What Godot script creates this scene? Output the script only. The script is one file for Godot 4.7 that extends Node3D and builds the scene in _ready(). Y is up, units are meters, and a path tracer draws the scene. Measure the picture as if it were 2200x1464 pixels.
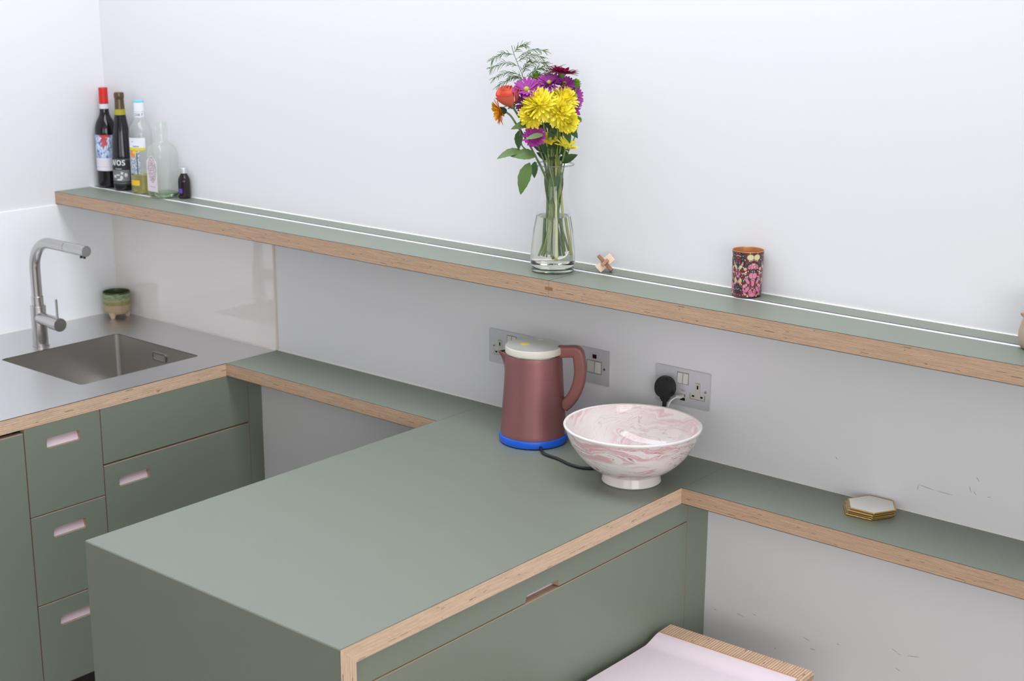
extends Node3D
# A sage-green plywood kitchen corner: L-shaped worktops, a long shelf, kettle, bowl, bottles and a vase of flowers.

const YAW := 0.69784
const H := 0.9            # worktop height
const T := 0.036          # worktop thickness
const SH := 1.3022        # shelf top
const ST := 0.0376        # shelf thickness
const XS := 0.7615        # steel run front edge
const ZL := 0.1893        # ledge depth
const XA := 1.5602        # peninsula, left side
const XB := 2.271         # peninsula, right side
const ZE := 1.188         # peninsula end
const ZW := 0.065         # lined wall under the worktops
const XR := 4.6           # where ledge and shelf end, out of view
const E_ROOF := 1.42       # daylight through rooflight and side window, then the added fill
const E_SIDE := 1.05
const E_FILL := 0.44
const VASE := Vector3(1.8505, SH, 0.1105)
const FLOWERS := Vector3(1.8505, SH + 0.004, 0.1105)
const ROOM := Vector3(6.0, 3.1, 7.0)

var rng := RandomNumberGenerator.new()
var M := {}
var taken := {}


func _ready() -> void:
	rng.seed = 7
	setup_camera()
	setup_light()
	make_materials()
	build_room()
	build_left_run()
	build_ledges()
	build_peninsula()
	build_shelf()
	build_sockets()
	build_faucet()
	build_pot()
	build_kettle()
	build_bowl()
	build_coasters()
	build_bottles()
	build_tumbler()
	build_toy()
	build_jug()
	build_stool()
	build_vase()
	build_flowers()


func setup_camera() -> void:
	var cam := Camera3D.new()
	cam.name = "camera"
	cam.position = Vector3(3.89194, 1.99663, 2.68791)
	cam.rotation = Vector3(-0.25595, YAW, 0.00476)
	var at := CameraAttributesPhysical.new()
	at.frustum_focal_length = 51.788
	at.frustum_focus_distance = 3.15
	at.exposure_aperture = 5.6
	at.frustum_near = 0.05
	at.frustum_far = 60.0
	cam.attributes = at
	cam.fov = 26.0919
	cam.near = 0.05
	cam.far = 60.0
	add_child(cam)
	cam.current = true


func setup_light() -> void:
	var we := WorldEnvironment.new()
	we.name = "world_environment"
	var e := Environment.new()
	e.background_mode = Environment.BG_COLOR
	e.background_color = Color(0.75, 0.8, 0.88)
	e.tonemap_mode = Environment.TONE_MAPPER_LINEAR
	e.tonemap_exposure = 1.0
	e.sdfgi_enabled = true
	e.ssao_enabled = true
	e.ssil_enabled = true
	we.environment = e
	add_child(we)
	# daylight through the rooflight
	area("rooflight_light", Vector3(1.75, ROOM.y - 0.05, 0.7), Vector3(-PI / 2, 0, 0), Vector2(3.3, 0.8), Color(0.935, 0.965, 1.0), E_ROOF)
	# daylight through the window at the right-hand end of the room
	area("window_light", Vector3(ROOM.x - 0.06, 1.75, 3.6), Vector3(0, PI / 2, 0), Vector2(3.2, 1.9), Color(1.0, 0.99, 0.98), E_SIDE)
	# frontal fill from an invented window behind the camera
	area("added_fill_light", Vector3(4.3, 1.75, ROOM.z - 0.06), Vector3.ZERO, Vector2(3.0, 2.1), Color(1.0, 0.985, 0.97), E_FILL)


func area(called: String, at: Vector3, turn: Vector3, size: Vector2, c: Color, energy: float) -> void:
	var l := AreaLight3D.new()
	l.name = called
	l.position = at
	l.rotation = turn
	l.area_size = size
	l.area_normalize_energy = false
	l.light_color = c
	l.light_energy = energy
	l.shadow_enabled = true
	l.area_range = 12.0
	l.area_attenuation = 2.0
	add_child(l)


# ------------------------------------------------------------------ mesh builder
class MB:
	var v := PackedVector3Array()
	var n := PackedVector3Array()
	var u := PackedVector2Array()
	var i := PackedInt32Array()

	func vert(p: Vector3, nn: Vector3, uv: Vector2) -> int:
		v.append(p); n.append(nn); u.append(uv)
		return v.size() - 1

	func tri(a: int, b: int, c: int) -> void:
		# front faces run clockwise: turn the triangle to its own normals
		var g := (v[b] - v[a]).cross(v[c] - v[a])
		if g.dot(n[a] + n[b] + n[c]) > 0.0:
			i.append(a); i.append(c); i.append(b)
		else:
			i.append(a); i.append(b); i.append(c)

	func quad(a: Vector3, b: Vector3, c: Vector3, d: Vector3, nn: Vector3, ua := Vector2(0, 1), ub := Vector2(1, 1), uc := Vector2(1, 0), ud := Vector2(0, 0)) -> void:
		var k := vert(a, nn, ua)
		vert(b, nn, ub); vert(c, nn, uc); vert(d, nn, ud)
		tri(k, k + 1, k + 2); tri(k, k + 2, k + 3)

	func box(lo: Vector3, hi: Vector3, c := 0.0) -> void:
		# uv: sides run in metres along u and across the height on v; top and bottom in metres
		if c > 0.0:
			chamfer_box(lo, hi, c)
			return
		var h := hi.y - lo.y
		for s in [-1, 1]:
			var x: float = hi.x if s > 0 else lo.x
			quad(Vector3(x, lo.y, lo.z), Vector3(x, lo.y, hi.z), Vector3(x, hi.y, hi.z), Vector3(x, hi.y, lo.z), Vector3(s, 0, 0), Vector2(lo.z * 2, 1), Vector2(hi.z * 2, 1), Vector2(hi.z * 2, 0), Vector2(lo.z * 2, 0))
			var z: float = hi.z if s > 0 else lo.z
			quad(Vector3(lo.x, lo.y, z), Vector3(hi.x, lo.y, z), Vector3(hi.x, hi.y, z), Vector3(lo.x, hi.y, z), Vector3(0, 0, s), Vector2(lo.x * 2, 1), Vector2(hi.x * 2, 1), Vector2(hi.x * 2, 0), Vector2(lo.x * 2, 0))
			var y: float = hi.y if s > 0 else lo.y
			quad(Vector3(lo.x, y, lo.z), Vector3(hi.x, y, lo.z), Vector3(hi.x, y, hi.z), Vector3(lo.x, y, hi.z), Vector3(0, s, 0), Vector2(lo.x, lo.z), Vector2(hi.x, lo.z), Vector2(hi.x, hi.z), Vector2(lo.x, hi.z))

	func chamfer_box(lo: Vector3, hi: Vector3, c: float) -> void:
		var m := (lo + hi) / 2
		var e := (hi - lo) / 2
		var P := func(sx: float, sy: float, sz: float, k: int) -> Vector3:
			var q := Vector3(e.x, e.y, e.z)
			for j in 3:
				if j != k:
					q[j] -= c
			return m + Vector3(q.x * sx, q.y * sy, q.z * sz)
		for s in [-1.0, 1.0]:
			quad(P.call(s, -1, -1, 0), P.call(s, -1, 1, 0), P.call(s, 1, 1, 0), P.call(s, 1, -1, 0), Vector3(s, 0, 0))
			quad(P.call(-1, s, -1, 1), P.call(1, s, -1, 1), P.call(1, s, 1, 1), P.call(-1, s, 1, 1), Vector3(0, s, 0))
			quad(P.call(-1, -1, s, 2), P.call(1, -1, s, 2), P.call(1, 1, s, 2), P.call(-1, 1, s, 2), Vector3(0, 0, s))
			for t in [-1.0, 1.0]:
				quad(P.call(s, t, -1, 0), P.call(s, t, 1, 0), P.call(s, t, 1, 1), P.call(s, t, -1, 1), Vector3(s, t, 0).normalized())
				quad(P.call(s, -1, t, 0), P.call(s, 1, t, 0), P.call(s, 1, t, 2), P.call(s, -1, t, 2), Vector3(s, 0, t).normalized())
				quad(P.call(-1, s, t, 1), P.call(1, s, t, 1), P.call(1, s, t, 2), P.call(-1, s, t, 2), Vector3(0, s, t).normalized())
				for w in [-1.0, 1.0]:
					var k := vert(P.call(s, t, w, 0), Vector3(s, t, w).normalized(), Vector2())
					vert(P.call(s, t, w, 1), Vector3(s, t, w).normalized(), Vector2())
					vert(P.call(s, t, w, 2), Vector3(s, t, w).normalized(), Vector2())
					tri(k, k + 1, k + 2)

	func grid(pts: Array, normals: Array, uvs: Array) -> void:
		# rows of points with their normals
		var base := v.size()
		var w: int = pts[0].size()
		for r in pts.size():
			for k in w:
				vert(pts[r][k], normals[r][k], uvs[r][k])
		for r in pts.size() - 1:
			for k in w - 1:
				var a := base + r * w + k
				tri(a, a + 1, a + w + 1); tri(a, a + w + 1, a + w)

	func surface(pts: Array, flip := false) -> void:
		# a grid of points with normals found from its neighbours
		var ns := []
		var us := []
		var H0: int = pts.size()
		var W0: int = pts[0].size()
		for r in H0:
			var nr := []
			var ur := []
			for k in W0:
				var du: Vector3 = pts[r][mini(k + 1, W0 - 1)] - pts[r][maxi(k - 1, 0)]
				var dv: Vector3 = pts[mini(r + 1, H0 - 1)][k] - pts[maxi(r - 1, 0)][k]
				var q := du.cross(dv).normalized()
				if q.length() < 0.5:
					q = Vector3.UP
				nr.append(-q if flip else q)
				ur.append(Vector2(float(k) / (W0 - 1), float(r) / (H0 - 1)))
			ns.append(nr); us.append(ur)
		grid(pts, ns, us)

	func loft(rings: Array, seg: int, crease := 0.6, at := Vector3.ZERO, bump = null) -> void:
		# rings: Vector4(y, radius, squareness exponent, turn); angle 0 looks to +z, u grows to the right
		var m: int = rings.size()
		var P := []
		var len_ := [0.0]
		for r in m:
			var row := []
			for k in seg + 1:
				var th := TAU * k / seg - PI
				var q: Vector4 = rings[r]
				var rad := q.y
				if q.z > 2.01:
					var c := absf(cos(th - q.w))
					var s := absf(sin(th - q.w))
					rad = q.y / pow(pow(c, q.z) + pow(s, q.z), 1.0 / q.z)
				if bump != null:
					rad += bump.call(th, q.x)
				row.append(at + Vector3(sin(th) * rad, q.x, cos(th) * rad))
			P.append(row)
			if r > 0:
				len_.append(len_[r - 1] + Vector2(rings[r].x - rings[r - 1].x, rings[r].y - rings[r - 1].y).length())
		var total: float = maxf(len_[m - 1], 1e-6)
		# split rings at creases
		var start := 0
		while start < m - 1:
			var stop := start + 1
			while stop < m - 1:
				var d0 := Vector2(rings[stop].y - rings[stop - 1].y, rings[stop].x - rings[stop - 1].x)
				var d1 := Vector2(rings[stop + 1].y - rings[stop].y, rings[stop + 1].x - rings[stop].x)
				if absf(d0.angle_to(d1)) > crease:
					break
				stop += 1
			var pts := []
			var ns := []
			var us := []
			for r in range(start, stop + 1):
				var nr := []
				var ur := []
				for k in seg + 1:
					var kl := (k - 1 + seg) % seg
					var kr := (k + 1) % seg
					var du: Vector3 = P[r][kr] - P[r][kl]
					var dv: Vector3 = P[mini(r + 1, stop)][k] - P[maxi(r - 1, start)][k]
					if du.length() < 1e-7:
						var rr := r + 1 if r == start else r - 1
						du = P[rr][kr] - P[rr][kl]
					nr.append(du.cross(dv).normalized() * 1.0)
					ur.append(Vector2(float(k) / seg, 1.0 - len_[r] / total))
				pts.append(P[r]); ns.append(nr); us.append(ur)
			grid(pts, ns, us)
			start = stop

	func lathe(profile: Array, seg := 48, crease := 0.6, at := Vector3.ZERO, bump = null) -> void:
		var rings := []
		for p in profile:
			rings.append(Vector4(p.y, p.x, 2.0, 0.0))
		loft(rings, seg, crease, at, bump)

	func tube(path: Array, radii: Array, seg := 10, caps := true, flat := 1.0, up := Vector3.ZERO) -> void:
		# a round (or, with flat and up, elliptical) tube along a path
		var m: int = path.size()
		var pts := []
		var ns := []
		var us := []
		var side := Vector3.ZERO
		var run := 0.0
		for r in m:
			var d: Vector3 = (path[mini(r + 1, m - 1)] - path[maxi(r - 1, 0)]).normalized()
			if r == 0:
				var o := up if up != Vector3.ZERO else (Vector3.UP if absf(d.y) < 0.9 else Vector3.RIGHT)
				side = d.cross(o).normalized()
			else:
				side = (side - d * side.dot(d)).normalized()
				run += (path[r] - path[r - 1]).length()
			var o2 := side.cross(d)
			var rad: float = radii[r] if r < radii.size() else radii[radii.size() - 1]
			var row := []
			var nr := []
			var ur := []
			for k in seg + 1:
				var a := TAU * k / seg
				row.append(path[r] + side * cos(a) * rad * flat + o2 * sin(a) * rad)
				nr.append((side * cos(a) / flat + o2 * sin(a)).normalized())
				ur.append(Vector2(run, float(k) / seg))
			pts.append(row); ns.append(nr); us.append(ur)
		grid(pts, ns, us)
		if caps:
			for e in [0, m - 1]:
				var d2: Vector3 = (path[0] - path[1]).normalized() if e == 0 else (path[m - 1] - path[m - 2]).normalized()
				var c := vert(path[e], d2, Vector2(0.5, 0.5))
				for k in seg:
					var a0 := vert(pts[e][k], d2, Vector2(0, 0))
					var a1 := vert(pts[e][k + 1], d2, Vector2(1, 0))
					tri(c, a0, a1)

	func disc(c: Vector3, nn: Vector3, r: float, seg := 32) -> void:
		var s := nn.cross(Vector3.UP if absf(nn.y) < 0.9 else Vector3.RIGHT).normalized()
		var t := nn.cross(s)
		var k0 := vert(c, nn, Vector2(0.5, 0.5))
		for k in seg + 1:
			var a := TAU * k / seg
			vert(c + s * cos(a) * r + t * sin(a) * r, nn, Vector2(0.5 + cos(a) / 2, 0.5 + sin(a) / 2))
		for k in seg:
			tri(k0, k0 + 1 + k, k0 + 2 + k)

	func sphere(c: Vector3, r: Vector3, seg := 12) -> void:
		var pts := []
		var ns := []
		var us := []
		for j in seg + 1:
			var row := []
			var nr := []
			var ur := []
			var ph := PI * j / seg
			for k in seg * 2 + 1:
				var th := PI * k / seg
				var d := Vector3(sin(ph) * sin(th), cos(ph), sin(ph) * cos(th))
				row.append(c + d * r); nr.append((d / r).normalized()); ur.append(Vector2(float(k) / seg / 2, float(j) / seg))
			pts.append(row); ns.append(nr); us.append(ur)
		grid(pts, ns, us)

	func commit(mesh: ArrayMesh, m: Material) -> ArrayMesh:
		if v.is_empty():
			return mesh
		var old := i.duplicate()
		i.clear()
		for k in range(0, old.size(), 3):   # turn every triangle to its final normals
			tri(old[k], old[k + 1], old[k + 2])
		var a := []
		a.resize(Mesh.ARRAY_MAX)
		a[Mesh.ARRAY_VERTEX] = v
		a[Mesh.ARRAY_NORMAL] = n
		a[Mesh.ARRAY_TEX_UV] = u
		a[Mesh.ARRAY_INDEX] = i
		mesh.add_surface_from_arrays(Mesh.PRIMITIVE_TRIANGLES, a)
		mesh.surface_set_material(mesh.get_surface_count() - 1, m)
		return mesh


# ------------------------------------------------------------------ naming and tagging
func numbered(called: String) -> String:
	if not taken.has(called):
		taken[called] = 0
		return called
	taken[called] += 1
	return "%s_%03d" % [called, taken[called]]


func obj(called: String, mb, m: Material, parent: Node = self) -> MeshInstance3D:
	var o := MeshInstance3D.new()
	if mb is ArrayMesh:
		o.mesh = mb
	else:
		o.mesh = mb.commit(ArrayMesh.new(), m)
	if parent == self:
		o.name = numbered(called)
	else:
		var k := 0
		var nm := called
		while parent.has_node(NodePath(nm)):
			k += 1
			nm = "%s_%03d" % [called, k]
		o.name = nm
	parent.add_child(o, true)
	return o


func tag(o: Node, label: String, category: String, group := "") -> void:
	o.set_meta("label", label)
	o.set_meta("category", category)
	if group:
		o.set_meta("group", group)


func thing(called: String, label: String, category: String, at := Vector3.ZERO, turn := 0.0, group := "") -> Node3D:
	var o := Node3D.new()
	o.name = numbered(called)
	o.position = at
	o.rotation.y = turn
	add_child(o, true)
	tag(o, label, category, group)
	return o


func struct(called: String, mb, m: Material, label := "", parent: Node = self) -> MeshInstance3D:
	var o := obj(called, mb, m, parent)
	if parent == self:
		o.set_meta("kind", "structure")
		if label:
			o.set_meta("label", label)
			o.set_meta("category", "room")
	return o


func boxm(lo: Vector3, hi: Vector3, c := 0.0) -> MB:
	var b := MB.new()
	b.box(lo, hi, c)
	return b


func rounded(lo: Vector2, hi: Vector2, r: float, seg := 5) -> PackedVector2Array:
	var out := PackedVector2Array()
	var cs := [Vector2(hi.x - r, lo.y + r), Vector2(hi.x - r, hi.y - r), Vector2(lo.x + r, hi.y - r), Vector2(lo.x + r, lo.y + r)]
	for q in 4:
		for k in seg + 1:
			var a := -PI / 2 + PI / 2 * q + PI / 2 * k / seg
			out.append(cs[q] + Vector2(cos(a), sin(a)) * r)
	return out


func plate(outline: PackedVector2Array, hole: PackedVector2Array, t: float, x: Transform3D, face: Material, edge: Material, bevel_top := 0.0) -> ArrayMesh:
	# a flat plate: outline in the plane of x's first two axes, thickness t backwards along its third
	var poly := outline.duplicate()
	if Geometry2D.is_polygon_clockwise(poly):
		poly.reverse()
	var hol := hole.duplicate()
	var merged := poly.duplicate()
	if hol.size():
		if not Geometry2D.is_polygon_clockwise(hol):
			hol.reverse()
		var best := 1e9
		var bi := 0
		var bj := 0
		for a in poly.size():
			for b in hol.size():
				var d := poly[a].distance_to(hol[b])
				if d < best:
					best = d; bi = a; bj = b
		merged = PackedVector2Array()
		for a in poly.size() + 1:
			merged.append(poly[(bi + a) % poly.size()])
		for b in hol.size() + 1:
			merged.append(hol[(bj + b) % hol.size()])
	var ids := Geometry2D.triangulate_polygon(merged)
	if ids.is_empty():
		push_error("plate could not be triangulated")
	var f := MB.new()
	var bk := MB.new()
	var ymax := -1e9
	for p in poly:
		ymax = maxf(ymax, p.y)
	var down := func(p: Vector2) -> Vector2: return p - Vector2(0, bevel_top) if bevel_top > 0 and p.y > ymax - 1e-5 else p
	for s in 2:
		var m2 := f if s == 0 else bk
		var nn := x.basis.z.normalized() * (1.0 if s == 0 else -1.0)
		for p in merged:
			var pf: Vector2 = down.call(p) if s == 0 else p
			m2.vert(x * Vector3(pf.x, pf.y, 0.0 if s == 0 else -t), nn, p)
		for k in range(0, ids.size(), 3):
			m2.tri(ids[k], ids[k + 1], ids[k + 2])
	var e := MB.new()
	for ring in [poly, hol]:
		var m3: int = ring.size()
		var run := 0.0
		for k in m3:
			var a: Vector2 = ring[k]
			var b: Vector2 = ring[(k + 1) % m3]
			var l := a.distance_to(b)
			if l < 1e-7:
				continue
			var d := (b - a) / l
			var nn := (x.basis * Vector3(d.y, -d.x, 0)).normalized()
			if bevel_top > 0 and a.y > ymax - 1e-5 and b.y > ymax - 1e-5:
				e.quad(x * Vector3(a.x, a.y, -t), x * Vector3(b.x, b.y, -t), x * Vector3(b.x, b.y, -bevel_top), x * Vector3(a.x, a.y, -bevel_top), nn)
				e.quad(x * Vector3(a.x, a.y, -bevel_top), x * Vector3(b.x, b.y, -bevel_top), x * Vector3(b.x, b.y - bevel_top, 0), x * Vector3(a.x, a.y - bevel_top, 0), (nn + x.basis.z.normalized()).normalized())
				continue
			var a0: Vector2 = down.call(a)
			var b0: Vector2 = down.call(b)
			e.quad(x * Vector3(a.x, a.y, -t), x * Vector3(b.x, b.y, -t), x * Vector3(b0.x, b0.y, 0), x * Vector3(a0.x, a0.y, 0), nn, Vector2(run * 2, 1), Vector2((run + l) * 2, 1), Vector2((run + l) * 2, 0), Vector2(run * 2, 0))
			run += l
	var mesh := ArrayMesh.new()
	f.commit(mesh, face)
	bk.commit(mesh, face)
	e.commit(mesh, edge)
	return mesh


func on_x(x: float) -> Transform3D:   # plate coordinates (z, y) -> facing +x; first axis runs along -z
	return Transform3D(Basis(Vector3(0, 0, -1), Vector3(0, 1, 0), Vector3(1, 0, 0)), Vector3(x, 0, 0))


func on_z(z: float) -> Transform3D:   # plate coordinates (x, y) -> facing +z
	return Transform3D(Basis.IDENTITY, Vector3(0, 0, z))


func on_y(y: float) -> Transform3D:   # plate coordinates (x, -z) -> facing up
	return Transform3D(Basis(Vector3(1, 0, 0), Vector3(0, 0, -1), Vector3(0, 1, 0)), Vector3(0, y, 0))


func rect(a: Vector2, b: Vector2) -> PackedVector2Array:
	return PackedVector2Array([a, Vector2(b.x, a.y), b, Vector2(a.x, b.y)])


func spline(pts: Array, per := 8) -> Array:
	var out := []
	for k in pts.size() - 1:
		var p0: Vector3 = pts[maxi(k - 1, 0)]
		var p1: Vector3 = pts[k]
		var p2: Vector3 = pts[k + 1]
		var p3: Vector3 = pts[mini(k + 2, pts.size() - 1)]
		for j in per:
			out.append(p1.cubic_interpolate(p2, p0, p3, float(j) / per))
	out.append(pts[pts.size() - 1])
	return out


# ------------------------------------------------------------------ materials
func mat(c: Color, rough := 0.5, metal := 0.0, spec := 0.5) -> StandardMaterial3D:
	var m := StandardMaterial3D.new()
	m.albedo_color = c
	m.roughness = rough
	m.metallic = metal
	m.metallic_specular = spec
	return m


func rgb8(r: int, g: int, b: int) -> Color:
	return Color(r / 255.0, g / 255.0, b / 255.0)


func tex(im: Image) -> ImageTexture:
	return ImageTexture.create_from_image(im)


func noise(freq: float, octaves := 4, sd := 1) -> FastNoiseLite:
	var f := FastNoiseLite.new()
	f.noise_type = FastNoiseLite.TYPE_SIMPLEX_SMOOTH
	f.frequency = freq
	f.fractal_octaves = octaves
	f.seed = sd
	return f


func ply_image(rows: int, sd: int, warm: float, bright: float, even := 0.0) -> Image:
	var w := 1024
	var h := rows * 6
	var im := Image.create(w, h, false, Image.FORMAT_RGB8)
	var f := noise(0.004, 3, sd)
	var g := noise(0.05, 3, sd + 5)
	var r := RandomNumberGenerator.new()
	r.seed = sd
	for p in rows:
		var base := (Color(0.82, 0.695, 0.585) if p % 2 == 0 else Color(0.64, 0.51, 0.415)).lerp(Color(0.79, 0.67, 0.555), maxf(even, r.randf() * 0.45))
		base = base.lerp(Color(0.76, 0.64, 0.53), warm) * bright
		base = base.lerp(Color(base.g, base.g, base.g), even * 0.22)
		for j in 6:
			var y := p * 6 + j
			for x in w:
				var edge := lerpf(0.80, 0.97, even) if j == 0 else 1.0
				var k := 1.0 + 0.10 * f.get_noise_2d(x, p * 97.0) + 0.09 * g.get_noise_2d(x * 0.6, y * 9.0)
				im.set_pixel(x, y, Color(base.r * k * edge, base.g * k * edge, base.b * k * edge))
	for d in int(rows * 0.55):   # voids and dark end-grain flecks, along the ply
		var p := r.randi_range(1, rows - 2)
		var x0 := r.randi_range(0, w - 80)
		var len_ := int(r.randf_range(6, 20)) if r.randf() < 0.85 else int(r.randf_range(30, 55))
		for x in range(x0, x0 + len_):
			for j in range(2, 5):
				var c := im.get_pixel(x, p * 6 + j)
				im.set_pixel(x, p * 6 + j, c.lerp(Color(0.24, 0.15, 0.10), 0.75))
	return im


func make_materials() -> void:
	# soft orange-peel of rolled paint
	var paint := NoiseTexture2D.new()
	paint.width = 256
	paint.height = 256
	paint.seamless = true
	paint.as_normal_map = true
	paint.bump_strength = 0.6
	paint.noise = noise(0.06, 3, 4)
	var w := mat(rgb8(229, 229, 232), 0.55)
	w.normal_enabled = true
	w.normal_texture = paint
	w.normal_scale = 0.12
	w.uv1_triplanar = true
	w.uv1_world_triplanar = true
	w.uv1_scale = Vector3(3, 3, 3)
	M.wall = w
	M.ceiling = mat(rgb8(245, 245, 245), 0.8)
	M.floor = mat(rgb8(166, 162, 157), 0.5)
	M.far_wall = mat(rgb8(160, 160, 160), 0.7)  # unseen wall greyed to cut the light it bounces back
	M.scuff = mat(rgb8(166, 166, 170), 0.9)
	M.splash = mat(rgb8(238, 234, 231), 0.04, 0.0, 0.7)
	M.sealant = mat(rgb8(240, 238, 232), 0.35)
	# laminate
	var fine := NoiseTexture2D.new()
	fine.width = 512
	fine.height = 512
	fine.seamless = true
	fine.as_normal_map = true
	fine.bump_strength = 1.0
	fine.noise = noise(0.2, 2, 9)
	var lam := mat(rgb8(119, 126, 112), 0.44, 0.0, 0.707)
	lam.normal_enabled = true
	lam.normal_texture = fine
	lam.normal_scale = 0.08
	lam.uv1_triplanar = true
	lam.uv1_world_triplanar = true
	lam.uv1_scale = Vector3(4, 4, 4)
	M.lam = lam
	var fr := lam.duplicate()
	fr.albedo_color = rgb8(134, 143, 127)  # lightened laminate copy, makes up for light missing on the fronts
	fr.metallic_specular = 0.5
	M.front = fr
	M.lam_edge = mat(rgb8(62, 58, 52), 0.6)
	for k in 5:
		var p := mat(Color.WHITE, 0.55)
		p.albedo_texture = tex(ply_image([26, 24, 13, 24, 6][k], 11 + k * 7, [0.15, 0.35, 0.1, 0.1, 0.0][k], [1.0, 1.0, 1.16, 1.18, 1.16][k], [0.0, 0.1, 0.72, 0.72, 0.2][k]))  # third and fourth lightened to imitate stronger light on window-facing edges
		M["ply%d" % k] = p
	M.ply_front = mat(rgb8(178, 152, 132), 0.65)
	M.ply = mat(rgb8(196, 165, 132), 0.6)
	M.pink = mat(rgb8(246, 228, 236), 0.45)
	M.dark = mat(rgb8(52, 46, 40), 0.7)
	M.steel = mat(rgb8(214, 213, 214), 0.35, 1.0)
	var brush := Image.create(64, 1024, false, Image.FORMAT_RGB8)
	var f := noise(0.35, 2, 21)
	for y in 1024:
		for x in 64:
			var k := 0.5 + 0.5 * f.get_noise_2d(x * 0.05, y)
			brush.set_pixel(x, y, Color(k, k, k))
	brush.bump_map_to_normal_map(1.0)
	M.steel.normal_enabled = true
	M.steel.normal_texture = tex(brush)
	M.steel.normal_scale = 0.10
	M.steel.uv1_triplanar = true
	M.steel.uv1_scale = Vector3(2, 2, 2)
	M.chrome = mat(rgb8(190, 188, 186), 0.24, 1.0)
	M.plate = mat(rgb8(208, 209, 214), 0.38, 0.25)
	M.rocker = mat(rgb8(220, 218, 214), 0.4)
	M.insert = mat(rgb8(205, 200, 194), 0.4)
	M.black = mat(rgb8(24, 24, 26), 0.42)
	M.hole = mat(rgb8(12, 12, 12), 0.8)
	M.white_plastic = mat(rgb8(236, 236, 236), 0.4)
	M.brass = mat(rgb8(202, 166, 104), 0.28, 1.0)


func glass(alpha: float, tint := Color(0.9, 0.96, 0.93)) -> StandardMaterial3D:
	var m := mat(Color(tint.r, tint.g, tint.b, alpha), 0.02)
	m.transparency = BaseMaterial3D.TRANSPARENCY_ALPHA
	return m


func liquid(c: Color, ior_scale := 0.033) -> StandardMaterial3D:
	var m := mat(Color(c.r, c.g, c.b, 0.0), 0.0)
	m.refraction_enabled = true
	m.refraction_scale = ior_scale
	return m


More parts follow.
